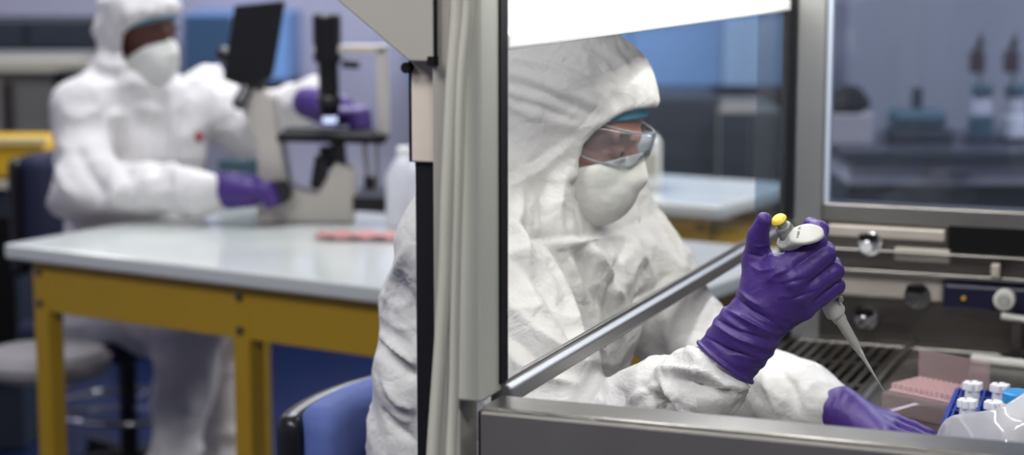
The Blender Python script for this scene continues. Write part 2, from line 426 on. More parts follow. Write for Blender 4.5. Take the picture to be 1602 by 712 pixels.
# sash glass
MB().box((-.006, .006, 1.062), (.000, HW-.005, 1.436)).build('sash_glass', M['glass'], hood)
MB().box((-.010, HW-.21, 1.062), (-.007, HW-.005, 1.436)).build('second_sash_pane', glass_mat('second_pane_glass', (215, 225, 235), haze=0.03, refl=0.4), hood)
M['alu'] = mat('satin_aluminium', (152, 152, 149), 0.42, 0.85)
MB().prism([(-.014, 1.036), (.006, 1.036), (.010, 1.040), (.010, 1.056), (.004, 1.061), (-.012, 1.061), (-.016, 1.056), (-.016, 1.040)], .004, HW+.004).build('sash_rail', M['alu'], hood, bevel=.002)
MB().box((-.004, .004, 1.060), (.003, HW, 1.066)).build('rail_lip', M['steel'], hood, bevel=.002)
MB().cyl((.0, .36, 1.033), (.0, .36, 1.037), .003).build('rail_screw', M['blackmat'], hood)
# near sill
MB().box((.006, -.078, ZS-.014), (1.3, -.018, ZS)).build('side_sill', M['steel'], hood, bevel=.003)
MB().box((.006, -.082, .35), (1.3, -.03, ZS-.004)).build('side_panel', M['steel_soft'], hood, bevel=.003)
MB().box((.002, -.076, .35), (.006, -.03, ZS-.006)).build('side_gap', M['blackmat'], hood)
# far front post and far window frame
MB().box((-.004, HW, ZW-.2), (.010, HW+.05, 2.3)).build('sash_channel', M['blackpl'], hood)
MB().box((-.014, HW-.01, ZW-.2), (-.004, HW+.05, 2.3)).build('channel_trim', M['steel_dark'], hood)
MB().box((.010, HW-.005, ZW-.2), (.062, HW+.05, 2.3)).build('far_post', M['alu'], hood, bevel=.004)
MB().box((.062, HW+.01, 1.095), (.070, HW+.03, 2.3)).build('window_gasket', mat('pale_gasket', (190, 200, 214), 0.3), hood)
MB().box((.062, HW-.005, 1.062), (1.3, HW+.05, 1.095)).build('far_window_frame', M['steel'], hood, bevel=.003)
MB().box((.070, HW+.018, 1.095), (1.3, HW+.024, 2.3)).build('far_window_pane', M['glass_win'], hood)
MB().box((.03, HW+.0, ZW), (1.3, HW+.045, 1.062)).build('far_wall_panel', M['steel_dark'], hood)
MB().box((.0, -.03, ZW-.04), (1.3, HW, ZW-.012)).build('work_tray', M['steel_dark'], hood, bevel=.002)
# work surface with front grille: slots separated by bars
MB().box((.23, .04, ZW-.012), (1.3, HW, ZW)).build('work_surface', M['steel'], hood, bevel=.002)
g = MB()
for k in range(11): g.box((.012+k*.0195, .04, ZW-.010), (.012+k*.0195+.010, HW-.01, ZW))
for k in range(9): g.box((.012, .05+k*.165, ZW-.011), (.22, .05+k*.165+.02, ZW-.001))
g.build('air_grille', M['steel_dark'], hood)
MB().box((.225, .04, ZW), (.235, HW-.01, ZW+.010)).build('surface_lip', M['steel'], hood, bevel=.002)
MB().box((1.3, -.075, .35), (1.34, HW+.05, 2.3)).build('back_panel', M['steel'], hood)
MB().box((-.185, -.055, 2.3), (1.34, HW+.05, 2.34)).build('top_panel', M['greige'], hood)
# rails, plates and taps on the far wall
def onfar(px, py, back=0.0):
    """point on the far wall of the cabinet under a photo pixel"""
    d = at(px, py, 1.0)-V(0, 0, CAMZ); n = D; o = hp(0, HW-back, 0); c = V(0, 0, CAMZ)
    t = ((o-c)@n)/(d@n); p = c+d*t
    return ((p-N0)@E, (p-N0)@D, p[2])
def farbox(name, x0, y0, x1, y1, m, th, bev=.003):
    a = onfar(x0, y0); b = onfar(x1, y1)
    return MB().box((a[0], HW-th, b[2]), (b[0], HW+.001, a[2])).build(name, m, hood, bevel=bev)
for (ya, yb, nm) in ((413, 421, 'wall_rail'), (527, 541, 'wall_rail'), (382, 385, 'wall_rail')):
    a = onfar(1300, ya); b = onfar(1300, yb)
    MB().box((.03, HW-.035, b[2]), (1.3, HW, a[2])).build(nm, M['steel'], hood, bevel=.002)
M['steel_light'] = mat('satin_steel_plate', (190, 182, 172), 0.5, 0.6, noise=(9, 0.25))
farbox('wall_plate', 1245, 420, 1478, 472, M['steel_light'], .012, .008)
farbox('wall_plate', 1400, 385, 1488, 411, M['steel_light'], .012, .004)
farbox('wall_plate', 1296, 349, 1480, 378, M['steel_light'], .010, .004)
farbox('dark_recess', 1485, 352, 1640, 402, M['blackmat'], .006, .002)
farbox('navy_box', 1482, 436, 1660, 488, mat('navy_plastic', (16, 18, 44), 0.3), .05, .006)
for (px, py, r, L) in ((1363, 381, .012, .05), (1357, 497, .012, .05), (1437, 461, .014, .018)):
    c = onfar(px, py)
    t = MB().cyl((c[0], HW-L, c[2]), (c[0], HW, c[2]), r).cyl((c[0], HW-.012, c[2]), (c[0], HW, c[2]), r*1.8).build('tap', M['chrome'], hood, smooth=True)
    MB().box((c[0]-.018, HW-.02, c[2]+.006), (c[0]+.012, HW-.0, c[2]+.018)).build('tap_cover', M['blackmat'], t)
c = onfar(1572, 468, .06)
MB().cyl((c[0], HW-.075, c[2]), (c[0], HW-.05, c[2]), .018).build('dial', M['pip_white'], hood, smooth=True)
MB().cyl((c[0], HW-.079, c[2]), (c[0], HW-.074, c[2]), .011).build('dial_cap', M['pip_grey'], hood, smooth=True)
c = onfar(1558, 423, .04)
MB().box((c[0]-.008, HW-.05, c[2]-.012), (c[0]+.008, HW-.03, c[2]+.012)).build('latch', M['steel_light'], hood, bevel=.003)
c = onfar(1508, 466, .05)
MB().cyl((c[0], HW-.058, c[2]), (c[0], HW-.05, c[2]), .004).build('indicator', mat('amber', (190, 140, 50), .4), hood)
# light of the cabinet's tube, plus an added one for the panel
a = hp(.22, HW/2, 1.72); area('cabinet_light', a, hp(.10, HW/2, 0.8), HW*0.85, 3.6, (1.0, 0.99, 0.97), .05).rotation_euler = Vector((0.0, 0, -1)).to_track_quat('-Z', 'Y').to_euler()
bpy.data.objects['cabinet_light'].rotation_euler = (0, 0, EA+math.pi/2)
a = hp(.17, HW/2, 1.62); l2 = area('panel_fill', a, hp(0, HW/2, 1.60), HW*0.9, 5, (1.0, 0.99, 0.97), .12)  # extra light added to burn the lamp panel out to white

# cables in front of the post
def hose(pts, r, label):
    return tag(MB().tube([at(*p) for p in pts], r, 12, 8).build('cable', M['hose'], smooth=True), label, 'cable', 'cables on the post')
hose([(716, -60, 2.035), (716, 20, 2.035), (708, 130, 2.033), (700, 300, 2.03), (696, 430, 2.03), (688, 560, 2.028), (677, 720, 2.02), (670, 900, 2.0)], .0075, 'thicker beige hose curving down along the left face of the cabinet post')
hose([(733, -60, 2.03), (732, 20, 2.03), (722, 130, 2.03), (716, 300, 2.03), (712, 430, 2.03), (709, 600, 2.028), (705, 720, 2.02), (702, 900, 2.0)], .0062, 'thinner grey hose hanging straight down the middle of the cabinet post')

# ------------------------------------------------------------------ people: shared head builder
def frame_from(f2, tilt):
    """forward/left/up axes for a horizontal heading and a nod"""
    f = np.array([f2[0], f2[1], 0.0]); f /= np.linalg.norm(f); u = V(0, 0, 1)
    fw = f*math.cos(tilt)-u*math.sin(tilt); up = u*math.cos(tilt)+f*math.sin(tilt); lf = np.cross(up, fw)
    return np.stack([fw, lf, up], 1)     # columns
def head_sdf(Q):
    d = ell(Q, (-.012, 0, .040), (.100, .076, .088))
    d = smin(d, ell(Q, (.026, 0, -.040), (.066, .058, .082)), .03)
    d = smin(d, ell(Q, (.050, 0, -.095), (.034, .034, .026)), .025)        # chin
    A = np.abs(Q*np.array([1, 1, 1.0])); S = np.stack([Q[:, 0], np.abs(Q[:, 1]), Q[:, 2]], 1)
    d = smin(d, ell(S, (.062, .036, -.035), (.022, .022, .02)), .02)        # cheekbone
    d = smin(d, cone(S, (.086, .008, .022), (.072, .045, .022), .009, .008), .012)  # brow
    d = smax(d, -ell(S, (.098, .033, .000), (.016, .017, .012)), .010)      # socket
    d = smin(d, ell(S, (.076, .032, .000), (.0125, .0125, .0125)), .002)    # eyeball and lid
    d = smin(d, cone(Q, (.090, 0, .010), (.112, 0, -.030), .007, .011), .008)
    d = smin(d, ell(S, (.102, .011, -.034), (.010, .008, .007)), .006)      # nostril wing
    d = smin(d, ell(Q, (.090, 0, -.062), (.012, .024, .006)), .006)         # upper lip
    d = smin(d, ell(Q, (.088, 0, -.073), (.012, .020, .006)), .004)         # lower lip
    d = smin(d, ell(S, (-.012, .078, -.012), (.018, .010, .030)), .006)     # ear
    return d
CZ = [-.30, -.17, -.135, -.10, -.06, 0.0, .02, .045, .065, .078, .084, .2]
CX = [.50, .20, .100, .070, .050, .044, .048, .062, .078, .096, .16, 1.5]
def hood_sdf(Q):
    d = ell(Q, (-.016, 0, .038), (.124, .100, .112))
    d = smin(d, ell(Q, (.004, 0, -.05), (.100, .092, .105)), .04)
    d = smin(d, ell(Q, (-.03, 0, -.13), (.09, .085, .07)), .06)
    return d
def mask_sdf(Q, base=.007):
    d = smin(ell(Q, (.062, 0, -.060), (.062, .055, .066)), ell(Q, (.03, 0, -.06), (.066, .068, .075)), .02)
    d = smin(d, head_sdf(Q)-base, .012)
    d = smax(d, Q[:, 2]-(-.070+.72*Q[:, 0]), .003)
    d = smax(d, -(Q[:, 0]-.004), .003)
    d = smax(d, -(Q[:, 2]+.135), .004)
    return d
def build_head(par, H, R, skin, h, hair_cap=True, goggles=True):
    r3 = .24
    loc = lambda P: (P-H)@R
    lo = H-r3; hi = H+r3
    def body(P):
        Q = loc(P); d = head_sdf(Q)
        return smin(d, cone(Q, (-.02, 0, -.07), (-.06, 0, -.20), .052, .056), .02)
    organic('body', body, lo, hi, h, skin, par)
    organic('face_mask', lambda P: mask_sdf(loc(P)), lo, hi, h, M['mask'], par)
    # eyes
    for s in (-1, 1):
        c = H+R@V(.0845, .032*s, .000)
        MB().lathe([(0, .001), (.002, .004), (.004, .0045), (.0055, .003)], c, c+R@V(1, 0, 0), 16).build('eye', M['blackmat'], par, smooth=True, world=True)
        pts = [H+R@V(.088-.010*abs(t-.4), (.016+.036*t)*s, .027+.006*math.sin(t*3)) for t in np.linspace(0, 1, 6)]
        MB().tube(pts, .0028, 8, 3).build('eyebrow', mat('brown_hair', (60, 42, 34), .8), par, smooth=True, world=True)
    if hair_cap:
        organic('bouffant_cap', lambda P: smax(head_sdf(loc(P))-.007, (.010+.50*loc(P)[:, 0])-loc(P)[:, 2], .002), lo, hi, h, M['cap'], par)
    if goggles:
        vs = []; fs = []; n = 40
        prof = [(.036, .0), (.030, .005), (.014, .007), (.002, .007), (-.010, .005), (-.018, .001)]
        for i in range(n+1):
            an = math.radians(-96+192*i/n)
            rx, ry = .092, .074
            bx = .012+rx*math.cos(an)**1 if True else 0
            nose = .022*math.exp(-(an/0.2)**2)
            for z, o in prof:
                zz = z+(nose if z < 0 else 0)
                k = 1.0 if abs(an) < 1.2 else 1-.35*(abs(an)-1.2)/.48
                p = V(.018+(rx+o)*math.cos(an), (ry+o)*math.sin(an)*1.02, zz*k+.004-.004*abs(an))
                vs.append(H+R@p)
        m = len(prof)
        for i in range(n):
            for j in range(m-1): fs.append((i*m+j, i*m+j+1, (i+1)*m+j+1, (i+1)*m+j))
        o = MB().add(vs, fs).build('goggles', M['goggle'], par, smooth=True, world=True)
        sm = o.modifiers.new('s', 'SOLIDIFY'); sm.thickness = .002
        edge = [vs[i*m] for i in range(0, n+1, 2)]
        MB().tube(edge, .0011, 6, 2).build('goggle_rim', mat('clear_rim', (150, 158, 165), .3), o, smooth=True, world=True)
        edge = [vs[i*m+m-1] for i in range(0, n+1, 2)]
        MB().tube(edge, .0011, 6, 2).build('goggle_rim', mat('clear_rim', (150, 158, 165), .3), o, smooth=True, world=True)

def hooded_cut(d_hood, P, H, R, wide=0.0):
    """open the hood over the face"""
    Q = (P-H)@R; c = np.interp(Q[:, 2], CZ, CX)-wide*np.exp(-((Q[:, 2]+.03)/.09)**4)
    near = (np.linalg.norm(Q, axis=1) < .30)
    cut = (Q[:, 0]-c)*.55
    cut = np.where(near, cut, -1.0)
    inner = -(hood_sdf(Q)+.010)                      # hollow behind the edge
    inner = np.where(near, smin(inner, Q[:, 0]-c+.030, .004), -1.0)
    return smax(smax(d_hood, cut, .004), inner, .002)

# ------------------------------------------------------------------ person at the cabinet
H1 = at(901, 199, 2.80); R1 = frame_from((E[0]*1.0, E[1]*1.0), math.radians(22))
cf = V(.86, -.51, 0); cf /= np.linalg.norm(cf); cs = V(cf[1], -cf[0], 0)       # chest heading, right side
Tc = V(.035, 2.83, 1.06)
SR = Tc+cs*.185+V(0, 0, .075); SL = Tc-cs*.185+V(0, 0, .075)
ER = at(900, 700, 2.50); WR = at(1146, 556, 2.385)
EL = at(1102, 578, 2.93); WL = at(1258, 632, 2.72)
PV = V(-.07, 2.90, .58); Rt = np.stack([cf, np.cross(V(0, 0, 1), cf), V(0, 0, 1)], 1)
KR = PV+cf*.42+cs*.11+V(0, 0, -.03); KL = PV+cf*.42-cs*.13+V(0, 0, -.03)
AR = KR+V(.03, -.02, -.44); AL = KL+V(.03, -.02, -.44)
CW = at(1133, 568, 2.385); WT = at(1184, 500, 2.385); CWd = (WT-CW)/np.linalg.norm(WT-CW)
CWs = CW-CWd*.032
def suit1(P):
    d = ell(P, Tc+V(0, 0, -.03), (.145, .185, .20), Rt)
    d = smin(d, ell(P, (Tc+PV)/2+V(-.028, 0, -.0), (.158, .185, .25), Rt), .10)
    d = smin(d, ell(P, PV+V(0, 0, .02), (.165, .19, .15), Rt), .08)
    d = smin(d, chain(P, [at(742,392,2.70), at(694,475,2.72), at(672,585,2.74), at(672,740,2.76)], [.074, .078, .080, .082], .02), .04)
    d = smin(d, cone(P, SR-cs*.05, SL+cs*.05, .085, .085), .06)
    hd = hood_sdf((P-H1)@R1)
    neck = cone(P, H1+R1@V(-.03, 0, -.11), Tc+V(-.0, 0, .12), .085, .13)
    hn = smin(hd, neck, .05)
    d = smin(d, hn, .05)
    d = smin(d, chain(P, [SR, ER], [.094, .074], .03), .045)
    d = smin(d, chain(P, [ER, ER*.45+WR*.55+V(0, 0, -.014), CWs, CWs+CWd*.05], [.068, .054, .042, .030], .012), .03)
    d = smin(d, chain(P, [SL, EL, WL, WL+(WL-EL)*.10], [.092, .066, .048, .036], .03), .045)
    d = smin(d, chain(P, [PV+cs*.10, KR, AR], [.105, .085, .06], .03), .06)
    d = smin(d, chain(P, [PV-cs*.10, KL, AL], [.105, .085, .06], .03), .06)
    d = smin(d, chain(P, [AR, AR+cf*.16+V(0, 0, -.06)], [.055, .042], .03), .03)
    d = smin(d, chain(P, [AL, AL+cf*.16+V(0, 0, -.06)], [.055, .042], .03), .03)
    d = hooded_cut(d, P, H1, R1)
    return d
def disp1(P, N):
    Q = (P-H1)@R1; isH = np.clip(1-(np.linalg.norm(Q, axis=1)-.15)/.06, 0, 1)
    arm = np.clip(1-(np.abs(cone(P, ER, WR, .06, .05))-.0)/.05, 0, 1)*np.clip((P[:, 0]-.12)/.08, 0, 1)
    body = .0070*crumple(P, 7, 1)+.0045*crumple(P, 14, 2)+.0020*crumple(P, 30, 3)
    hd = .0030*crumple(P*np.array([1,1,1.8]), 10, 4)+.0012*crumple(P, 28, 4)
    a = .008*crumple(P, 13, 8)+.006*crumple(P, 27, 9)+.0028*crumple(P, 52, 10)
    r = body*(1-isH)+hd*isH
    g = np.clip(-((P-CW)@CWd+.002)/.012, 0, 1); g = np.where(np.linalg.norm(P-CW, axis=1) < .10, g, 1)
    return (r*(1-arm)+a*arm)*g
S1 = [ # folds drawn from the photo: (line, height, width)
 ([(792,112),(850,130),(905,152),(948,170)], .0035, .010), ([(790,128),(850,146),(900,168),(925,180)], -.004, .008),
 ([(790,142),(850,158),(900,180)], .0035, .009), ([(790,165),(845,182),(905,200)], .003, .010), ([(790,152),(850,170),(905,190)], -.003, .006),
 ([(800,92),(860,100),(915,125),(955,160)], .003, .009), ([(830,85),(890,100),(930,125),(965,158)], -.003, .007),
 ([(940,70),(975,100),(990,130),(992,158)], .0025, .009), ([(965,70),(998,110),(1008,150)], -.002, .007),
 ([(900,75),(940,95),(968,130),(978,160)], .002, .007),
 ([(788,300),(820,285),(860,255),(893,225)], .006, .014), ([(788,270),(830,255),(880,222)], -.004, .012),
 ([(890,262),(880,290),(872,330),(880,365)], .006, .012), ([(860,270),(852,310),(850,350)], -.005, .013),
 ([(893,280),(900,310),(905,345)], -.004, .008),
 ([(800,340),(830,370),(880,372),(940,365)], -.006, .010), ([(850,380),(900,378),(950,375),(985,372)], .006, .012),
 ([(815,300),(810,350),(830,400)], .006, .016),
 ([(800,400),(850,450),(890,520),(905,560)], -.006, .014), ([(860,400),(880,450),(905,520),(920,580)], .006, .013),
 ([(900,390),(925,440),(950,490)], -.008, .013), ([(925,385),(955,430),(975,470)], .007, .012), ([(880,390),(900,430),(915,470)], .005, .010),
 ([(980,380),(960,440),(955,500),(960,560)], -.007, .014), ([(1000,390),(1020,440),(1030,490)], .006, .014),
 ([(1045,430),(1000,470),(985,530)], -.006, .013), ([(1060,450),(1040,500),(1050,560)], .006, .012),
 ([(790,470),(840,520),(900,560),(950,600)], .006, .012), ([(790,520),(840,560),(900,590)], -.005, .010), ([(800,560),(850,590),(920,610)], .005, .010),
 ([(590,535),(620,560),(652,592)], -.014, .012), ([(592,520),(620,545),(652,575)], .010, .012), ([(640,380),(620,430),(600,480)], .005, .014),
 ([(600,600),(625,630),(650,640)], .006, .010), ([(595,640),(620,670),(650,690)], -.006, .010), ([(630,430),(640,480),(648,530)], -.006, .012),
 ([(1028,576),(1060,578),(1110,586),(1128,600)], .006, .006), ([(1040,592),(1075,596),(1108,608),(1130,620)], -.008, .009),
 ([(1030,585),(1045,615),(1065,640),(1090,650)], .006, .006), ([(1128,596),(1150,605),(1168,602)], .008, .006), ([(1120,590),(1125,602),(1140,606)], .008, .005),
 ([(1150,560),(1165,580),(1168,600)], -.006, .006), ([(980,645),(1000,618),(1030,605)], .006, .007), ([(1045,625),(1030,650)], -.006, .007),
 ([(1005,605),(1030,625),(1055,640)], -.007, .007), ([(1090,545),(1110,560),(1140,575)], .004, .005), ([(1098,552),(1120,572),(1150,588)], -.004, .005),
 ([(1120,560),(1180,590),(1230,630)], .004, .012), ([(1210,570),(1240,600),(1250,640)], -.005, .008), ([(1180,560),(1205,600),(1215,650)], .004, .010),
]
p1 = root('person', (PV[0], PV[1], 0), 'person in white hooded coverall and goggles seated at the steel cabinet, holding a pipette', 'person')
organic('coverall', suit1, (-.40, 2.15, 0.0), (.68, 3.35, 1.47), .0043, M['suit'], p1, disp=disp1, strokes=S1)
build_head(p1, H1, R1, M['skin'], .0028)

# right glove around the pipette
AX0 = at(1218, 343, 2.362); AX1 = at(1383, 612, 2.475); AXd = (AX1-AX0)/np.linalg.norm(AX1-AX0)
def ax(s): return AX0+AXd*s
HDd = np.cross(CWd, V(0, -1, 0)); Rg = np.stack([HDd, CWd, np.cross(HDd, CWd)], 1)
MC = [at(1222,422,2.366), at(1237,441,2.358), at(1249,463,2.362), at(1256,482,2.372)]
PIP = [at(1277,381,2.378), at(1291,399,2.374), at(1304,425,2.380), at(1308,447,2.388)]
DIP = [at(1281,359,2.402), at(1291,392,2.412), at(1302,415,2.415), at(1303,440,2.42)]
TIPS = [at(1268,352,2.418), at(1268,402,2.428), at(1278,424,2.430), at(1283,446,2.430)]
def glove_r(P):
    d = cone(P, CW-CWd*.02, CW+CWd*.045, .0430, .0378)
    d = smin(d, chain(P, [CW+CWd*.045, at(1190,492,2.385)], [.0375, .034], 0), .02)
    wr = at(1186, 497, 2.385)
    for i, m_ in enumerate(MC):
        d = smin(d, cone(P, wr+(m_-wr)*.12, m_+V(0, .004, 0), .026, (.0185, .0185, .018, .0165)[i]), .014)
    d = smin(d, ell(P, at(1215, 455, 2.382), (.036, .020, .040)), .02)
    # thumb
    t1 = at(1184,408,2.400); t2 = at(1186,370,2.388); t3 = at(1195,344,2.376)
    d = smin(d, cone(P, at(1192,478,2.390), t1, .029, .0180), .016)
    th = chain(P, [t1, t2, t3], [.0182, .0135, .0098], .004)
    d = smin(d, th, .006)
    for i in range(4):
        r0 = (.0150, .0150, .0145, .0130)[i]
        f = chain(P, [MC[i], PIP[i]], [r0+.001, r0-.0022], 0)
        f = smin(f, cone(P, PIP[i], DIP[i], r0-.0022, r0-.0035), .003)
        f = smin(f, cone(P, DIP[i], TIPS[i], r0-.0035, r0-.005), .003)
        d = smin(d, f, .0022)
    d = smax(d, -((P-CW)@CWd), .0012)
    rim = np.abs(np.linalg.norm((P-CW)-((P-CW)@CWd)[:, None]*CWd, axis=1)-.0420)
    d = smin(d, np.sqrt(rim**2+((P-CW)@CWd-.0018)**2)-.0024, .001)
    return d
def disp_g(P, N):
    s = (P-CW)@CWd
    cuff = np.exp(-((s-.045)/.035)**2)
    ring = np.sin(s*420+3*vnoise(P, 30, 3)+6*vnoise(P, 12, 4))
    return .0009*cuff*ring + .0005*crumple(P, 45, 5)+.0010*crumple(P, 22, 6)*np.clip(1.2-cuff*.5, 0, 1)*.6
SG = [([(1100,525),(1140,548),(1185,562)], -.0022, .0025), ([(1118,508),(1150,528),(1192,545)], .0022, .004), ([(1122,500),(1155,518),(1200,532)], -.0022, .0030),
 ([(1135,485),(1165,500),(1205,520)], .0020, .004), ([(1148,462),(1175,485),(1215,508)], -.0018, .0035), ([(1152,450),(1170,468),(1190,480)], .0016, .004),
 ([(1165,395),(1180,400),(1198,402)], -.0012, .0025), ([(1168,380),(1185,386),(1202,384)], .001, .003),
 ([(1172,415),(1190,425),(1212,420)], .0012, .004), ([(1200,440),(1216,428),(1235,420)], .0018, .006),
 ([(1225,445),(1240,440),(1265,436)], -.0012, .003), ([(1235,470),(1255,462),(1275,456)], -.0012, .003)]
p1g = organic('glove', glove_r, at(1060, 620, 2.30)-.02, at(1345, 300, 2.47)+.02, .00135, M['glove'], p1, disp=disp_g, strokes=SG)
p1g['label'] = 'purple nitrile glove on the raised right hand'

# left glove resting in the cabinet
LW = at(1262, 632, 2.70)
def glove_l(P):
    L0 = at(1272,633,2.70); L1 = at(1335,650,2.66); K = [at(1392,662,2.67), at(1390,670,2.645), at(1385,678,2.62), at(1375,686,2.60)]
    d = cone(P, L0, at(1310,642,2.68), .0350, .0315)
    for i, k in enumerate(K): d = smin(d, cone(P, at(1318,645,2.675), k, .028, .0165), .014)
    F = [[K[0], at(1425,672,2.665), at(1452,682,2.66), at(1468,691,2.655)], [K[1], at(1425,682,2.635), at(1455,694,2.625), at(1474,704,2.62)],
         [K[2], at(1418,691,2.605), at(1446,704,2.60), at(1462,712,2.60)], [K[3], at(1402,696,2.585), at(1425,706,2.58), at(1440,714,2.58)]]
    for i, f in enumerate(F): d = smin(d, chain(P, f, [(.0155, .015, .0145, .013)[i], .0125, .0105, .0085], .002), .003)
    d = smin(d, chain(P, [at(1325,640,2.70), at(1375,658,2.71), at(1410,672,2.705), at(1436,682,2.70)], [.022, .016, .012, .0095], .004), .008)
    ax_ = (L1-L0)/np.linalg.norm(L1-L0); return smax(d, -((P-L0)@ax_+.012), .002)
def disp_l(P, N):
    s = (P-LW)@((at(1335,650,2.66)-LW)/.075)
    return .0012*np.sin(s*300+4*vnoise(P, 25, 3))*np.exp(-((s-.02)/.04)**2)+.0012*crumple(P, 22, 6)
organic('glove', glove_l, at(1225, 660, 2.52)-V(0, .03, .13), at(1500, 560, 2.78)+V(.02, .03, .03), .0022, M['glove'], p1, disp=disp_l)['label'] = 'purple nitrile glove on the left hand lying in the cabinet'

# ------------------------------------------------------------------ pipette
pip = root('pipette', ax(.253), 'grey-white pipette with a yellow plunger button gripped in the raised purple glove', 'pipette')
def lat(name, prof, m, par=pip, seg=48):
    return MB().lathe([(t*KS if t < .2525 else t, r_) for t, r_ in prof], AX0, AX1, seg).build(name, m, par, smooth=True, world=True)
KS = 1.085
LT = float(np.linalg.norm(AX1-AX0))
lat('button', [(-.0035, .001), (-.0033, .0060), (-.002, .0084), (.0008, .0102), (.0026, .0098), (.0036, .006)], M['yellow_btn'])
lat('plunger', [(.003, .0062), (.0032, .0068), (.011, .0068), (.0112, .006)], M['pip_grey'])
kn = MB(); prof = [(.0108, .0075), (.0115, .0096), (.0165, .0104)]
b = lat('volume_collar', [(.0106, .007), (.0108, .0092), (.0112, .0098), (.0155, .0101), (.0160, .0108), (.0165, .0110), (.030, .0124), (.0315, .0118)], M['pip_grey'])
ring = MB()
dv = Vector(AXd); xv = dv.orthogonal().normalized(); yv = dv.cross(xv)
for k in range(36):
    an = 2*math.pi*k/36; c = Vector(ax(.0118*KS)); c2 = Vector(ax(.0162*KS)); o_ = xv*math.cos(an)+yv*math.sin(an)
    ring.beam(c+o_*.0099, c2+o_*.0106, .0008, .0010, up=tuple(o_))
ring.build('grip_rib', M['pip_grey'], b, world=True)
# finger rest: a flat leaf that curves over the index finger
hm = V(.97, -.05, .22); hm /= np.linalg.norm(hm); hn_ = V(-.20, -.66, .72); hn_ -= hm*(hn_@hm); hn_ /= np.linalg.norm(hn_); hw_ = np.cross(hn_, hm)
Rh = np.stack([hm, hw_, hn_], 1)
Rb = np.stack([np.cross(V(0, 1, 0), AXd)/np.linalg.norm(np.cross(V(0, 1, 0), AXd)), V(0, 0, 0), -AXd], 1); Rb[:, 1] = np.cross(Rb[:, 2], Rb[:, 0])
def rest(P):
    c1 = at(1262, 367, 2.354); c2 = ax(.0345)
    Q = (P-c1)@Rh; Q2 = Q.copy(); Q2[:, 2] += 6.0*Q[:, 0]**2*np.where(Q[:, 0] > 0, 1, .3)
    d = rbox(Q2, (0, 0, 0), (.0225, .0165, .0032), .0030); d = smax(d, (np.linalg.norm(Q2[:, :2]/np.array([.0225, .0150]), axis=1)-1)*.013, .003)
    Q = (P-c2)@Rb
    d = smin(d, smax(np.linalg.norm(Q[:, :2]/np.array([1.15, 1.0]), axis=1)-.0165, np.abs(Q[:, 2])-.0035, .003), .006)
    bb_ = (c1+c2)/2; d = smin(d, rbox((P-bb_)@Rh, (0, 0, 0), (.014, .011, .0034), .003), .012)
    d = smin(d, cone(P, ax(.036), ax(.055), .0145, .0135), .006)
    return d
organic('finger_rest', rest, at(1215, 400, 2.36)-.035, at(1265, 360, 2.40)+.035, .0009, M['pip_white'], pip)
lat('handle', [(.040, .010), (.041, .0130), (.100, .0132), (.118, .0120), (.128, .0105), (.129, .009)], M['pip_white'])
lat('ejector_shoulder', [(.124, .008), (.126, .0100), (.134, .0112), (.145, .0130), (.152, .0134), (.1535, .0126), (.1545, .0098), (.163, .0088), (.166, .0084), (.1665, .0076)], M['pip_white'])
lat('shaft', [(.165, .006), (.1655, .0076), (.213, .0052), (.215, .0045), (.216, .003)], M['pip_white'])
lat('disposable_tip', [(.209, .0049), (.2135, .0050), (.214, .0044), (.228, .0032), (.230, .0026), (LT, .0005)], M['tip'])
c = at(1312, 469, 2.408); MB().cyl(c, Vector(c)+Vector((.3, -.7, .2)).normalized()*.006, .0042, 20).build('adjust_screw', M['steel'], pip, smooth=True, world=True)
def textobj(name, body, size, loc, R, m, par, ext=.0002):
    cu = bpy.data.curves.new(name, 'FONT'); cu.body = body; cu.size = size; cu.extrude = ext; cu.align_x = 'CENTER'; cu.align_y = 'CENTER'
    tmp = bpy.data.objects.new(name, cu); C.objects.link(tmp); dg = bpy.context.evaluated_depsgraph_get(); dg.update()
    me = bpy.data.meshes.new_from_object(tmp.evaluated_get(dg)); bpy.data.objects.remove(tmp)
    Mx = Matrix([list(R[0])+[loc[0]], list(R[1])+[loc[1]], list(R[2])+[loc[2]], [0, 0, 0, 1]])
    me.transform(parent_inv(par) @ Mx)
    return link(name, me, m, par, smooth=False)
tx = hw_*.9+hm*.35; tx /= np.linalg.norm(tx); ty = np.cross(hn_, tx)
textobj('print', 'P1000  2K', .0042, at(1250, 366, 2.357)+hn_*.0034, np.stack([tx, ty, hn_], 1), M['ink'], pip)

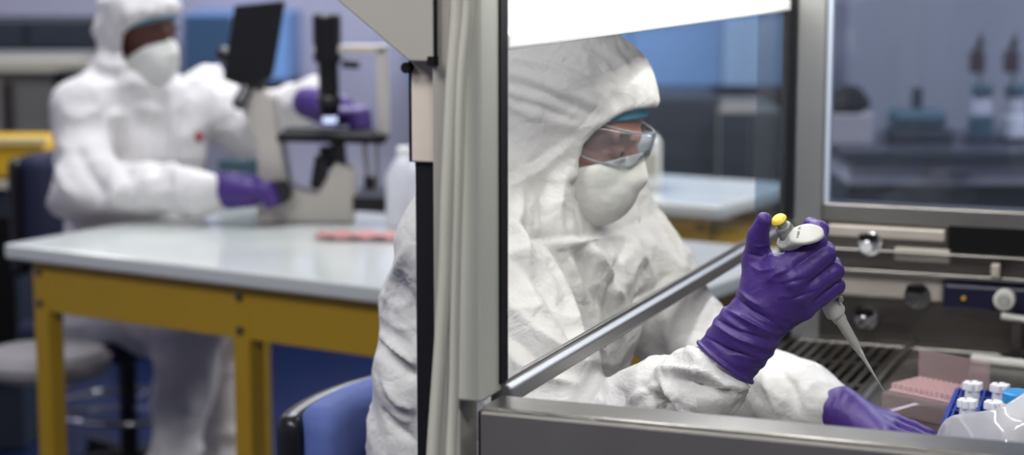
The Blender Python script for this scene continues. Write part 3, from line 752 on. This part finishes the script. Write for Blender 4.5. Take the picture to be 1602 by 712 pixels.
# ------------------------------------------------------------------ things in the cabinet
def tip_box():
    base = V(*(at(1464, 610, 2.80))); base[2] = ZW
    r = root('tip_box', base, 'pink translucent pipette tip box with open clear lid on the cabinet work surface', 'tip box', math.radians(-48))
    MB().box((-.066, -.045, .0), (.062, .045, .034)).build('base', M['clearbox'], r, bevel=.004)
    MB().box((-.058, -.038, .034), (.055, .038, .038)).build('tip_rack', M['pink'], r, bevel=.002)
    t = MB()
    for i in range(12):
        for j in range(8):
            x, y = -.052+i*.0093, -.033+j*.0093
            t.lathe([(0, .0032), (.008, .0036), (.011, .003)], (x, y, .036), (x, y, .05), 8)
    s = t.build('tip', M['pink'], r, smooth=True); s['kind'] = 'stuff'
    MB().box((-.066, .045, .03), (.062, .049, .085)).build('lid', M['clearbox'], r, bevel=.002)
tip_box()
def rack(px, py, Y, label, rz):
    b = at(px, py, Y); b[2] = ZW
    r = root('tube_rack', b, label, 'tube rack', rz)
    w_, l_ = .045, .115
    m = MB(); m.box((-w_, -l_, 0), (w_, l_, .006))
    m.box((-w_, -l_, 0), (-w_+.004, l_, .054)); m.box((w_-.004, -l_, 0), (w_, l_, .054)); m.box((-w_, -l_, 0), (w_, -l_+.004, .054)); m.box((-w_, l_-.004, 0), (w_, l_, .054))
    for k in range(6): m.box((-w_, -l_+.002+k*.0448, .048), (w_, -l_+.006+k*.0448, .054))
    for x in (-.040, -.034, -.002, .036, .041): m.box((x-.0015, -l_, .046), (x+.0015, l_, .056))
    for k in range(9): m.box((-w_-.0015, -l_+.010+k*.025, .004), (-w_, -l_+.020+k*.025, .050))
    m.build('frame', M['blueplastic'], r, bevel=.001)
    return r, b
RA = math.radians(-18)
rk1, b1 = rack(1533, 668, 2.63, 'blue plastic tube rack with white lobed caps beside the left glove', RA)
names = iter(['white lobed tube at the near left end of the blue rack', 'second white tube from the left in the front row of the rack', 'white lobed tube at the far left of the blue rack, beside the pink box', 'white lobed tube at the far right of the blue rack'])
def tube(x, y):
    p = V(b1[0]+x*math.cos(RA)-y*math.sin(RA), b1[1]+x*math.sin(RA)+y*math.cos(RA), ZW+.007)
    r = root('sample_tube', p, next(names), 'tube', 0, 'white tubes in the blue rack')
    MB().lathe([(0, .003), (.006, .008), (.012, .0105), (.060, .0110), (.062, .010)], (0, 0, 0), (0, 0, 1), 20).build('tube_body', M['tubewhite'], r, smooth=True)
    c = MB(); c.cyl((0, 0, .060), (0, 0, .069), .0085)
    for k in range(6):
        an = k*math.pi/3; c.cyl((.0100*math.cos(an), .0100*math.sin(an), .060), (.0100*math.cos(an), .0100*math.sin(an), .071), .0046, 12)
    c.build('lobed_cap', M['whitecap'], r, smooth=True)
M['whitecap'] = mat('white_cap', (238, 238, 242), .4)
for x, y in ((-.014, -.055), (.022, -.055), (-.016, .055), (.022, .055)): tube(x, y)
# light blue capped bottle behind the bag
bb = at(1592, 640, 2.52); bb[2] = ZW
r = root('bottle', bb, 'clear bottle with a light blue screw cap behind the plastic bag', 'bottle')
MB().lathe([(0, .022), (.003, .026), (.075, .026), (.088, .020), (.09, .018)], (0, 0, 0), (0, 0, 1), 32).build('bottle_body', M['tubewhite'], r, smooth=True)
zc = at(1592, 628, 2.52)[2]-ZW
MB().cyl((0, 0, .088), (0, 0, at(1592, 612, 2.52)[2]-ZW), .021, 32).build('screw_cap', M['capblue'], r, smooth=True)
# clear bag: crumpled sheet with real folds
def bag():
    b = at(1585, 700, 2.36); b[2] = ZW
    r = root('plastic_bag', b, 'crumpled clear plastic bag in the front right corner of the cabinet', 'bag')
    top = at(1600, 622, 2.36)
    def f(P):
        Q = P-b
        zt = top[2]-ZW
        d = ell(P, b+V(.03, 0, .03), (.125, .085, zt*.70))
        d = smin(d, ell(P, b+V(.06, 0, zt*.62), (.06, .05, zt*.42)), .03)
        return smax(d, -(Q[:, 2]-.001), .003)
    o = organic('bag_film', f, b-V(.16, .15, .01), b+V(.22, .15, .25), .004, M['bag'], r, disp=lambda P, N: .016*crumple(P, 8, 3)+.007*crumple(P, 17, 4))
bag()
# white serological pipettes lying at the far side
def rod(a, b, rr, label):
    a = at(*a); b = at(*b)
    tag(MB().cyl(a, b, rr, 16).build('measuring_pipette', M['pip_white'], smooth=True), label, 'pipette', 'white rods lying in the cabinet')
a = onfar(1566, 494, .07); b = onfar(1640, 509, .07)
A = hp(a[0], HW-.07, a[2]); B = hp(b[0]+.1, HW-.055, b[2]-.01)
rs = root('rod_stand', (A[0], A[1], ZW), 'steel rod holder against the far wall of the cabinet carrying a white rod', 'holder', EA)
MB().box((.02, -.01, 0), (.035, .01, a[2]-ZW-.006)).box((.10, -.01, 0), (.115, .01, a[2]-ZW-.008)).box((.0, -.02, 0), (.14, .02, .005)).build('support', M['steel_dark'], rs)
tag(MB().cyl(A, B, .006, 16).build('measuring_pipette', M['pip_white'], smooth=True), 'white rod held above the work surface, under the round dial', 'pipette', 'white rods in the cabinet')
a = at(1520, 574, 3.17); b = at(1640, 592, 3.10); a[2] = b[2] = ZW+.008
tag(MB().cyl(a, b, .008, 16).build('measuring_pipette', M['pip_white'], smooth=True), 'white rod lying on the work surface behind the pink tip box', 'pipette', 'white rods in the cabinet')

# ------------------------------------------------------------------ chairs
def office_chair(name, pos, face, zb, label, pad, seat_z, ringh=.28):
    """pos: backrest centre on plan, face: heading of the sitter"""
    f = V(face[0], face[1], 0); f /= np.linalg.norm(f); rz = math.atan2(f[1], f[0])
    r = root(name, (pos[0]+f[0]*.24, pos[1]+f[1]*.24, 0), label, 'chair', rz)
    R_ = Matrix.Identity(3)
    def loc(fn, nm, m, lo, hi, h):
        vs, fs = nets(fn, lo, hi, h); me = npmesh(nm, vs, fs); o = link(nm, me, m, r); me.shade_smooth(); return o
    bx = lambda Q: np.stack([Q[:, 0]+.24-1.1*Q[:, 1]**2, Q[:, 1], Q[:, 2]-zb], 1)
    loc(lambda Q: smax(rbox(bx(Q), (.022, 0, 0), (.040, .198, .168), .038), 0*Q[:, 0]-9, 0)-.0+smin(0*Q[:, 0], 0*Q[:, 0], 0), 'backrest_pad', pad, (-.36, -.26, zb-.22), (-.10, .26, zb+.22), .008)
    loc(lambda Q: rbox(bx(Q), (-.026, 0, -.012), (.024, .215, .168), .022), 'backrest_shell', M['blackpl'], (-.38, -.28, zb-.24), (-.12, .28, zb+.24), .008)
    loc(lambda Q: rbox(Q, (.0, 0, seat_z-.04), (.22, .23, .038), .035), 'seat', pad, (-.26, -.28, seat_z-.1), (.26, .28, seat_z+.02), .01)
    MB().beam((-.285, 0, zb-.05), (-.285, 0, seat_z-.10), .05, .012, up=(1, 0, 0)).beam((-.29, 0, seat_z-.09), (0, 0, seat_z-.09), .05, .012).build('back_bracket', M['blackpl'], r)
    MB().cyl((0, 0, .06), (0, 0, seat_z-.07), .026).build('gas_column', M['blackpl'], r, smooth=True)
    pts = [(.21*math.cos(a), .21*math.sin(a), ringh) for a in np.linspace(0, 2*math.pi, 25)]
    fr = MB().tube(pts, .010, 10, 2).build('foot_ring', M['chrome'], r, smooth=True)
    for k in range(3):
        a = k*2*math.pi/3; MB().beam((0, 0, ringh), (.21*math.cos(a), .21*math.sin(a), ringh), .012, .012).build('ring_spoke', M['chrome'], fr)
    for k in range(5):
        a = k*2*math.pi/5+.3; e = (.28*math.cos(a), .28*math.sin(a), .075)
        l = MB().beam((0, 0, .10), e, .04, .03).build('base_leg', M['blackpl'], r, bevel=.004)
        c = MB(); c.cyl((e[0], e[1]-.012, .03), (e[0], e[1]+.012, .03), .03).build('caster', M['blackpl'], l, smooth=True)
    return r
bp = at(558, 700, 2.99)
office_chair('office_chair', bp, (.86, -.51), .695, 'blue padded chair with black backrest shell behind the person at the cabinet', M['bluefab'], .50)

# ------------------------------------------------------------------ tables
def table(name, P0, P1, depth, zt, label, post=.05, apr=.125, legs=None, left_extra=0):
    """front edge P0->P1 on plan, top height zt"""
    u = P1-P0; L = np.linalg.norm(u); u = u/L; rz = math.atan2(u[1], u[0])
    r = root(name, (P0[0], P0[1], 0), label, 'table', rz)
    MB().box((-.02, -.02, zt-.035), (L+.02, depth+.02, zt)).build('tabletop', M['tabletop'], r, bevel=.006)
    zb = zt-.035
    for i, (lo, hi) in enumerate([((.03, .02, zb-apr), (L-.03, .05, zb)), ((.03, depth-.05, zb-apr), (L-.03, depth-.02, zb)), ((.03, .02, zb-apr), (.06, depth-.02, zb)), ((L-.06, .02, zb-apr), (L-.03, depth-.02, zb))]):
        ap = MB().box(lo, hi).build('apron', M['yellow'], r, bevel=.002)
    for x in (legs or (.055, L-.055)):
        for y in (.045, depth-.045):
            lg = MB().box((x-post/2, y-post/2-.004, 0), (x+post/2, y+post/2, zb-.001)).build('leg', M['yellow'], r, bevel=.003)
            if y < .1:
                for z in (zb-.03, zb-apr+.02):
                    MB().cyl((x, y-post/2-.012, z), (x, y-post/2-.003, z), .009, 12).build('bolt', M['steel_dark'], lg, smooth=True)
    return r
TZ = .85
def ontop(px, py, z):
    d = at(px, py, 1.0)-V(0, 0, CAMZ); t = (z-CAMZ)/d[2]; return V(0, 0, CAMZ)+d*t
q0 = ontop(25, 381, TZ); q1 = ontop(600, 447, TZ)
u = (q1-q0)/np.linalg.norm(q1-q0); q1 = q0+u*1.62
Lc = 0
# centre leg at photo x ~367
for t in np.linspace(.3, 1.2, 200):
    if proj(q0+u*t+V(0, 0, -.2))[0, 0] > 367: Lc = t; break
t1 = table('lab_table', q0, q1, .86, TZ, 'white topped lab table on a yellow steel frame with a microscope on it', .046, .125, (.055, Lc, 1.62-.055))
q2 = ontop(905, 306, TZ); q3 = ontop(1122, 322, TZ)
table('lab_table', q2, q3, .55, TZ, 'second yellow framed table far behind the glass, beyond the seated person', .05, .125)

# ------------------------------------------------------------------ person at the microscope
H2 = at(222, 52, 5.08); R2 = frame_from((.84, -.54), math.radians(10))
cf2 = V(.66, -.75, 0); cf2 /= np.linalg.norm(cf2); cs2 = V(cf2[1], -cf2[0], 0); Rt2 = np.stack([cf2, np.cross(V(0, 0, 1), cf2), V(0, 0, 1)], 1)
T2 = at(222, 230, 5.16); SR2 = at(132, 178, 5.00); SL2 = at(318, 158, 5.26)
ER2 = at(128, 300, 4.90); WR2 = at(318, 300, 4.80); EL2 = at(395, 205, 5.28); WL2 = at(478, 158, 5.08)
P2 = V(-1.10, 5.28, .56); KR2 = at(300, 510, 5.02); KL2 = at(345, 520, 5.25)
AR2 = V(KR2[0]-.07, KR2[1], .09); AL2 = V(KL2[0]-.02, KL2[1], .09)
def suit2(P):
    d = ell(P, T2+V(0, 0, .0), (.135, .185, .20), Rt2)
    d = smin(d, ell(P, T2*.5+P2*.5, (.15, .175, .24), Rt2), .08)
    d = smin(d, ell(P, P2, (.16, .19, .15), Rt2), .08)
    d = smin(d, cone(P, SR2, SL2, .075, .075), .06)
    hd = smin(hood_sdf((P-H2)@R2), cone(P, H2+R2@V(-.03, 0, -.11), T2+V(0, 0, .10), .085, .12), .05)
    d = smin(d, hd, .05)
    d = smin(d, chain(P, [SR2, ER2, WR2, WR2+(WR2-ER2)*.1], [.088, .072, .052, .036], .03), .04)
    d = smin(d, chain(P, [SL2, EL2, WL2, WL2+(WL2-EL2)*.1], [.088, .068, .050, .036], .03), .04)
    d = smin(d, chain(P, [P2+cs2*.09, KR2, AR2, AR2+cf2*.15+V(0, 0, -.04)], [.10, .082, .062, .045], .03), .05)
    d = smin(d, chain(P, [P2-cs2*.09, KL2, AL2, AL2+cf2*.15+V(0, 0, -.04)], [.10, .082, .062, .045], .03), .05)
    return hooded_cut(d, P, H2, R2, .032)
p2 = root('person', (P2[0], P2[1], 0), 'person in white hooded coverall and mask seated at the far table, working at the microscope', 'person')
S2 = [([(150,72),(185,76),(215,66)], -.010, .012), ([(150,100),(180,104),(212,98)], .008, .012), ([(185,200),(190,250),(205,290)], -.014, .02), ([(205,280),(180,310),(150,330)], .014, .02),
      ([(120,230),(150,290),(170,310)], -.014, .018), ([(262,140),(268,220),(280,330)], .006, .008), ([(240,260),(225,300),(215,325)], .012, .018), ([(80,230),(100,290),(130,320)], .01, .016)]
organic('coverall', suit2, (-1.55, 4.70, 0), (-.42, 5.65, 1.50), .0095, M['suit_far'], p2, disp=lambda P, N: .013*crumple(P, 7, 1)+.007*crumple(P, 15, 2), strokes=S2)
build_head(p2, H2, R2, M['skin2'], .006, hair_cap=True, goggles=False)
def small_glove(W, dirv, down, nm, side, G=1.0):
    dirv = dirv/np.linalg.norm(dirv); sd = np.cross(dirv, down); sd /= np.linalg.norm(sd); dn = np.cross(sd, dirv)
    def f(P):
        d = cone(P, W, W+dirv*.05, .036, .034)
        d = smin(d, chain(P, [W+dirv*.05, W+dirv*.10], [.038, .036], 0), .02)
        for i in range(4):
            b0 = W+dirv*.12+sd*(-.03+.02*i); m_ = b0+dirv*.035+dn*.005; t_ = m_+dirv*.014-dn*.028
            d = smin(d, chain(P, [W+dirv*.06+sd*(-.015+.01*i), b0, m_, t_], [.022, .0145, .012, .010], .003), .004)
        t0 = W+dirv*.07-sd*.03*side; d = smin(d, chain(P, [t0, t0+dirv*.035-sd*.02*side, t0+dirv*.06-sd*.015*side], [.018, .014, .011], .003), .008)
        return d-.006*G
    return organic('glove', f, W-.2, W+.2, .0035, M['glove'], p2)
small_glove(at(333, 297, 4.79), at(425, 300, 4.74)-at(333, 297, 4.79), V(0, 0, 1.0), 'r', 1)['label'] = 'purple glove lying on the table beside the microscope'
small_glove(at(482, 160, 5.03), at(560, 182, 4.96)-at(482, 160, 5.03), V(0, 0, 1.0), 'l', -1)['label'] = 'purple glove above the microscope stage'
c = at(311, 214, 4.95)
# small red print on the chest
bv = None
def surf(px, py, o, off=.001):
    dg = bpy.context.evaluated_depsgraph_get(); dg.update()
    d = Vector(at(px, py, 1.0)-V(0, 0, CAMZ)).normalized(); Mi = parent_inv(o.parent) if o.parent else Matrix.Identity(4)
    h = o.ray_cast(Mi @ Vector((0, 0, CAMZ)), (Mi.to_3x3() @ d))
    return h
cov2 = [o for o in p2.children if o.name.startswith('coverall')][0]
h = surf(311, 214, cov2)
if h[0]:
    n = h[2].normalized(); p = h[1]
    MB().lathe([(0, .001), (.0005, .014), (.003, .014), (.0035, .012)], p-n*.001, p+n, 20).build('chest_print', M['redmark'], p2, smooth=True)
office_chair('office_chair', V(-1.29, 5.50, 0), (.80, -.60), .80, 'dark navy high backed chair carrying the person at the microscope', M['navy'], .50, .24)

# ------------------------------------------------------------------ microscope
mc = at(500, 345, 4.85); mc[2] = TZ
ms = root('microscope', mc, 'cream and black inverted microscope with tall lamp column on the white table', 'microscope')
def mbx(name, m, prims, bevel=.004, smooth=False, par=ms):
    b = MB()
    for p in prims:
        if p[0] == 'beam': b.beam(at(*p[1]), at(*p[2]), p[3], p[4], up=p[5] if len(p) > 5 else (0, 0, 1))
        else: b.cyl(at(*p[1]), at(*p[2]), p[3], 24, p[4] if len(p) > 4 else None)
    return b.build(name, m, par, bevel=0 if smooth else bevel, smooth=smooth, world=True)
Y = 4.85
# base: foot and rising trunk
b = MB(); lo = at(452, 345, Y); hi = at(556, 250, Y)
poly = [tuple(at(x, y, Y)[[0, 2]]) for x, y in ((404, 344), (556, 344), (558, 262), (528, 250), (500, 300), (455, 290), (430, 150), (385, 128), (378, 160), (405, 220), (408, 300))]
poly = [(x, max(z, TZ)) for x, z in poly]
b.prism(poly, Y-.055, Y+.055).build('stand', M['scope'], ms, bevel=.006, world=True)
mbx('stage', M['blackmat'], [('beam', (440, 210, Y), (606, 214, Y), .20, .018)])
mbx('lamp_arm', M['scope'], [('beam', (490, 77, Y), (606, 77, Y), .04, .022), ('beam', (598, 72, Y), (600, 210, Y), .04, .028, (1, 0, 0))])
mbx('lamp_house', M['blackpl'], [('cyl', (511, 22, Y), (512, 98, Y), .036)], smooth=True)
mbx('condenser', M['blackpl'], [('cyl', (513, 95, Y), (515, 150, Y), .026), ('cyl', (515, 150, Y), (516, 182, Y), .033, .022)], smooth=True)
mbx('condenser_lens', mat('lit_lens', (200, 210, 240), .1, emit=((200, 215, 255), 1.2)), [('cyl', (516, 180, Y), (516, 192, Y), .018)], smooth=True)
mbx('focus_arm', M['blackpl'], [('cyl', (535, 100, Y), (562, 102, Y), .010)], smooth=True)
nt_ = mbx('objective_turret', M['blackpl'], [('cyl', (520, 228, Y), (522, 262, Y), .034)], smooth=True)
mbx('objective', M['blackpl'], [('cyl', (505, 245, Y-.03), (497, 295, Y-.03), .020)], smooth=True)
mbx('objective', M['blackpl'], [('cyl', (528, 218, Y-.03), (533, 270, Y-.03), .018)], smooth=True)
mbx('focus_knob', M['blackpl'], [('cyl', (436, 300, Y-.11), (437, 301, Y-.055), .032)], smooth=True)
mbx('stage_handle', M['steel'], [('cyl', (570, 218, Y-.04), (577, 300, Y-.04), .006), ('cyl', (590, 218, Y-.04), (590, 300, Y-.04), .005)], smooth=True)
mbx('stage_handle_knob', M['blackpl'], [('cyl', (578, 276, Y-.04), (578, 296, Y-.04), .014), ('beam', (553, 318, Y-.04), (608, 318, Y-.04), .05, .035)])
mbx('eyepiece', M['blackpl'], [('cyl', (405, 140, Y-.02), (366, 100, Y+.02), .026), ('cyl', (366, 95, Y+.02), (345, 82, Y+.04), .020), ('cyl', (385, 140, Y-.05), (373, 165, Y-.09), .018)], smooth=True)
sc_ = MB(); pl = [tuple(at(x, y, Y-.02)[[0, 2]]) for x, y in ((370, 8), (448, 0), (428, 118), (396, 140), (352, 122))]
sc_.prism(pl, Y-.06, Y-.02).build('screen', M['blackpl'], ms, bevel=.004, world=True)
# things on the table
def onto(px, py): p = ontop(px, py, TZ); return p
c = onto(374, 322); rt = root('beaker', c, 'dark teal plastic box on the table between the person and microscope', 'container', -.4)
MB().box((-.045, -.03, 0), (.045, .03, .11)).build('box', M['teal'], rt, bevel=.006); MB().box((-.047, -.032, .11), (.047, .032, .125)).build('lid', M['teal'], rt, bevel=.004)
c = onto(572, 374); b = MB()
vs = []; n = 14
for i in range(n):
    for j in range(5):
        x = -.115+.23*i/(n-1); y = -.045+.09*j/4; vs.append((x, y, .004+.009*math.sin(i*.9+j*.5)**2))
fs = [(i*5+j, (i+1)*5+j, (i+1)*5+j+1, i*5+j+1) for i in range(n-1) for j in range(4)]
pp = MB().add(vs, fs).build('tissue', M['paperpink'], smooth=True); pp.location = tuple(c); pp.rotation_euler = (0, 0, -.1)
pp.modifiers.new('s', 'SOLIDIFY').thickness = .004
tag(pp, 'crumpled pink tissue lying on the white table near the cabinet post', 'tissue')
c = onto(634, 354); rb_ = root('wash_bottle', c, 'pale translucent squeeze bottle at the right end of the white table', 'bottle')
MB().lathe([(0, .04), (.006, .048), (.13, .048), (.16, .03), (.175, .02), (.176, .018)], (0, 0, 0), (0, 0, 1), 28).build('bottle_body', M['tubewhite'], rb_, smooth=True)
MB().cyl((0, 0, .175), (0, 0, .20), .02).build('cap', M['white_panel'], rb_, smooth=True)

# ------------------------------------------------------------------ background left
def gbox(name, x0, y0, x1, y1, Y, dep, m, label, cat, parts=(), rz=0, zfloor=False, bev=.01):
    """a piece of furniture whose front face covers the pixels at depth Y"""
    a = at(x0, y0, Y); b = at(x1, y1, Y); zb = 0 if zfloor else b[2]
    r = root(name, (a[0], Y, zb), label, cat)
    MB().box((0, 0, 0), (b[0]-a[0], dep, a[2]-zb)).build('housing', m, r, bevel=bev)
    for (nm, px0, py0, px1, py1, th, mm) in parts:
        p = at(px0, py0, Y); q = at(px1, py1, Y)
        MB().box((p[0]-a[0], -th, q[2]-zb), (q[0]-a[0], 0.002, p[2]-zb)).build(nm, mm, r, bevel=.003)
    return r
gbox('incubator', -260, 96, 112, 700, 6.6, .7, M['equip'], 'large grey incubator behind the person at the microscope', 'incubator',
     [('top_edge', -260, 92, 150, 112, .05, M['cream']), ('door', -250, 120, 20, 500, .03, M['equip']), ('handle', 10, 130, 24, 200, .04, M['steel_dark'])], zfloor=True)
gbox('wall_cabinet', -260, 30, 158, 78, 8.0, .40, M['slate'], 'dark long wall cabinet on the rear wall above the grey incubator', 'cabinet', [('door', -250, 33, 40, 75, .02, M['slate']), ('door', 45, 33, 155, 75, .02, M['slate'])])
gbox('control_unit', 82, 112, 128, 152, 6.38, .22, M['blackpl'], 'small black device behind the left shoulder of the microscope user', 'device', [('panel', 86, 116, 124, 148, .01, M['blackmat'])])
cu = [o for o in SC.objects if o.name.startswith('control_unit')][0]
sid = gbox('side_bench', -220, 288, 40, 700, 5.75, .5, M['slate'], 'grey side cupboard carrying the yellow bin at the left edge', 'cupboard', [('worktop', -225, 283, 135, 295, .02, M['cream']), ('door', -60, 340, 30, 600, .015, M['blackmat'])], zfloor=True)
gbox('bin', -60, 222, 72, 283, 5.8, .3, mat('yellow_plastic', (214, 170, 34), .4), 'yellow plastic sharps bin on the grey cupboard at the left edge', 'bin', [('lid', -64, 215, 76, 226, .02, mat('yellow_lid', (214, 200, 150), .4))], bev=.02)
gbox('upper_cabinet', 285, 20, 452, 128, 7.9, .50, M['bluepanel'], 'blue fronted wall cabinet behind the microscope screen', 'cabinet',
     [('door', 289, 24, 366, 124, .02, mat('dark_blue_door', (52, 78, 108), .35)), ('door', 370, 24, 448, 124, .02, M['bluepanel'])])
gbox('wall_cupboard', 640, 26, 1236, 138, 7.9, .50, M['bluepanel'], 'long blue fronted wall cupboard seen through the sash glass', 'cabinet',
     [('door', 645, 30, 812, 134, .02, M['bluepanel']), ('door', 816, 30, 985, 134, .02, M['bluepanel']), ('door', 989, 30, 1128, 134, .02, M['bluepanel']), ('door', 1132, 30, 1232, 134, .02, mat('pale_blue_door', (150, 184, 226), .4))])
gbox('freezer', 1015, 150, 1120, 600, 7.3, .6, M['slate'], 'tall dark grey freezer on the left behind the sash glass', 'freezer', [('door', 1019, 154, 1116, 560, .03, M['slate']), ('handle', 1024, 220, 1030, 330, .05, M['steel'])], zfloor=True)
gbox('lab_cabinet', 1126, 170, 1215, 600, 7.2, .6, M['equip'], 'grey laboratory cabinet next to the freezer behind the glass', 'cabinet', [('door', 1126, 176, 1211, 400, .02, M['slate']), ('drawer', 1126, 405, 1211, 560, .02, M['equip'])], zfloor=True)
gbox('canister', 985, 218, 1034, 297.5, 5.45, .16, M['white_panel'], 'white upright canister on the second yellow table', 'canister', [('front_patch', 990, 240, 1028, 275, .004, M['cream'])])
lc = root('filler_cabinet', (RX0+.02, 7.85, 0), 'long low navy cabinet row along the rear wall, added to darken the view under the table', 'cabinet')  # made-up cabinets whose navy colour supplies the darkness under the table
MB().box((0, 0, .06), (4.2, .5, .46)).build('carcass', M['navy'], lc)
MB().box((0, -.02, .46), (4.2, .5, .49)).build('top', M['counter'], lc, bevel=.004)
for k in range(6): MB().box((.01+k*.70, -.02, .07), (.01+k*.70+.68, .0, .45)).build('door', mat('navy_door', (20, 30, 62), .45), lc, bevel=.004)
# low stool left of the table legs
c = at(72, 566, 4.78); st = root('stool', (c[0], c[1], 0), 'low round stool with pale seat, behind the left leg of the yellow table', 'stool')
MB().cyl((0, 0, c[2]-.03), (0, 0, c[2]+.03), .165, 40, bev=.02).build('seat', mat('stool_seat', (150, 146, 148), .6), st, smooth=True)
MB().cyl((0, 0, .06), (0, 0, c[2]-.02), .025).build('column', M['blackpl'], st, smooth=True)
for k in range(5):
    a = k*2*math.pi/5; MB().beam((0, 0, .09), (.24*math.cos(a), .24*math.sin(a), .045), .035, .03).build('base_leg', M['blackpl'], st, bevel=.004)

# ------------------------------------------------------------------ background right: counter with glassware
Yc = 6.05
a = at(1240, 252, Yc); zc = a[2]
ct = root('counter', (1.05, Yc, 0), 'long lab counter with dark top along the grey partition behind the right window', 'counter')
MB().box((0, -.03, zc-.005), (2.6, .7, zc+.035)).build('countertop', M['counter'], ct, bevel=.005)
zd = at(1400, 290, Yc)[2]
MB().box((.02, .03, .08), (2.58, .68, zd)).build('carcass', M['slate'], ct)
for k in range(4):
    d = MB().box((.02+k*.64, .0, zd), (.02+k*.64+.635, .66, zc-.006)).build('drawer', mat('pale_drawer', (176, 174, 180), .5), ct, bevel=.004)
    MB().box((.25+k*.64, -.02, (zd+zc)/2-.006), (.40+k*.64, .0, (zd+zc)/2+.006)).build('drawer_handle', M['steel'], d, bevel=.003)
ZC = zc+.035
def onct(px, py, Y): p = at(px, py, Y); p[2] = ZC; return p
p = onct(1322, 235, 6.3)
r = root('box', p, 'pale cardboard box on the counter behind the right window, dark cloth on it', 'box')
MB().box((-.09, -.07, 0), (.08, .07, .085)).build('carton', mat('pale_card', (176, 170, 172), .7), r, bevel=.004)
MB().box((-.092, -.072, .085), (.082, .072, .095)).build('lid', mat('pale_card2', (186, 180, 182), .7), r, bevel=.003)
q = V(p[0], p[1], p[2]+.095)
dk = root('cloth', q, 'dark crumpled cloth bundle lying on the pale carton', 'cloth')
organic('bundle', lambda P: smin(ell(P, q+V(-.01, 0, .03), (.085, .05, .032)), ell(P, q+V(.01, 0, .05), (.045, .04, .035)), .02), q-.12, q+.14, .008, M['blackmat'], dk, disp=lambda P, N: .01*crumple(P, 15, 2))
p = onct(1432, 235, 6.3)
r = root('balance', p, 'teal bench instrument with rounded hood on the counter, centre of right window', 'instrument')
MB().box((-.09, -.08, 0), (.11, .08, .05)).build('base', M['slate'], r, bevel=.01)
MB().box((-.085, -.07, .05), (.09, .07, .11)).build('hood', M['teal'], r, bevel=.02)
MB().cyl((.0, 0, .11), (.0, 0, .18), .018).build('column', M['slate'], r, smooth=True)
def stand(px, lab, s):
    p = onct(px, 235, 6.3)
    r = root('clamp_stand', p, lab, 'clamp stand', group='clamp stands on the counter')
    MB().box((-.05, -.05, 0), (.05, .05, .015)).build('foot', M['slate'], r, bevel=.003)
    MB().cyl((0, .03, .01), (0, .03, .36), .006, 12).build('rod', M['steel'], r, smooth=True)
    MB().cyl((0, -.01, .015), (0, -.01, .09), .042).build('flask', M['teal' if s else 'tubewhite'], r, smooth=True)
    MB().cyl((0, -.01, .09), (0, -.01, .15), .034, 24, .03).build('sleeve', mat('pale_glass', (190, 190, 200), .2), r, smooth=True)
    MB().cyl((0, -.01, .15), (0, -.01, .19), .036).build('collar', M['teal'], r, smooth=True)
    MB().cyl((-.02, -.01, .23), (-.02, -.01, .30), .026).build('clamp_head', mat('dark_red_plastic', (60, 42, 50), .5), r, smooth=True)
    MB().cyl((-.02, -.01, .30), (.0, .03, .33), .012).build('clamp', M['blackpl'], r, smooth=True)
stand(1532, 'clamp stand with teal flask and dark red clamp head on the counter', 1)
stand(1585, 'clamp stand with pale flask at the right edge of the window', 0)
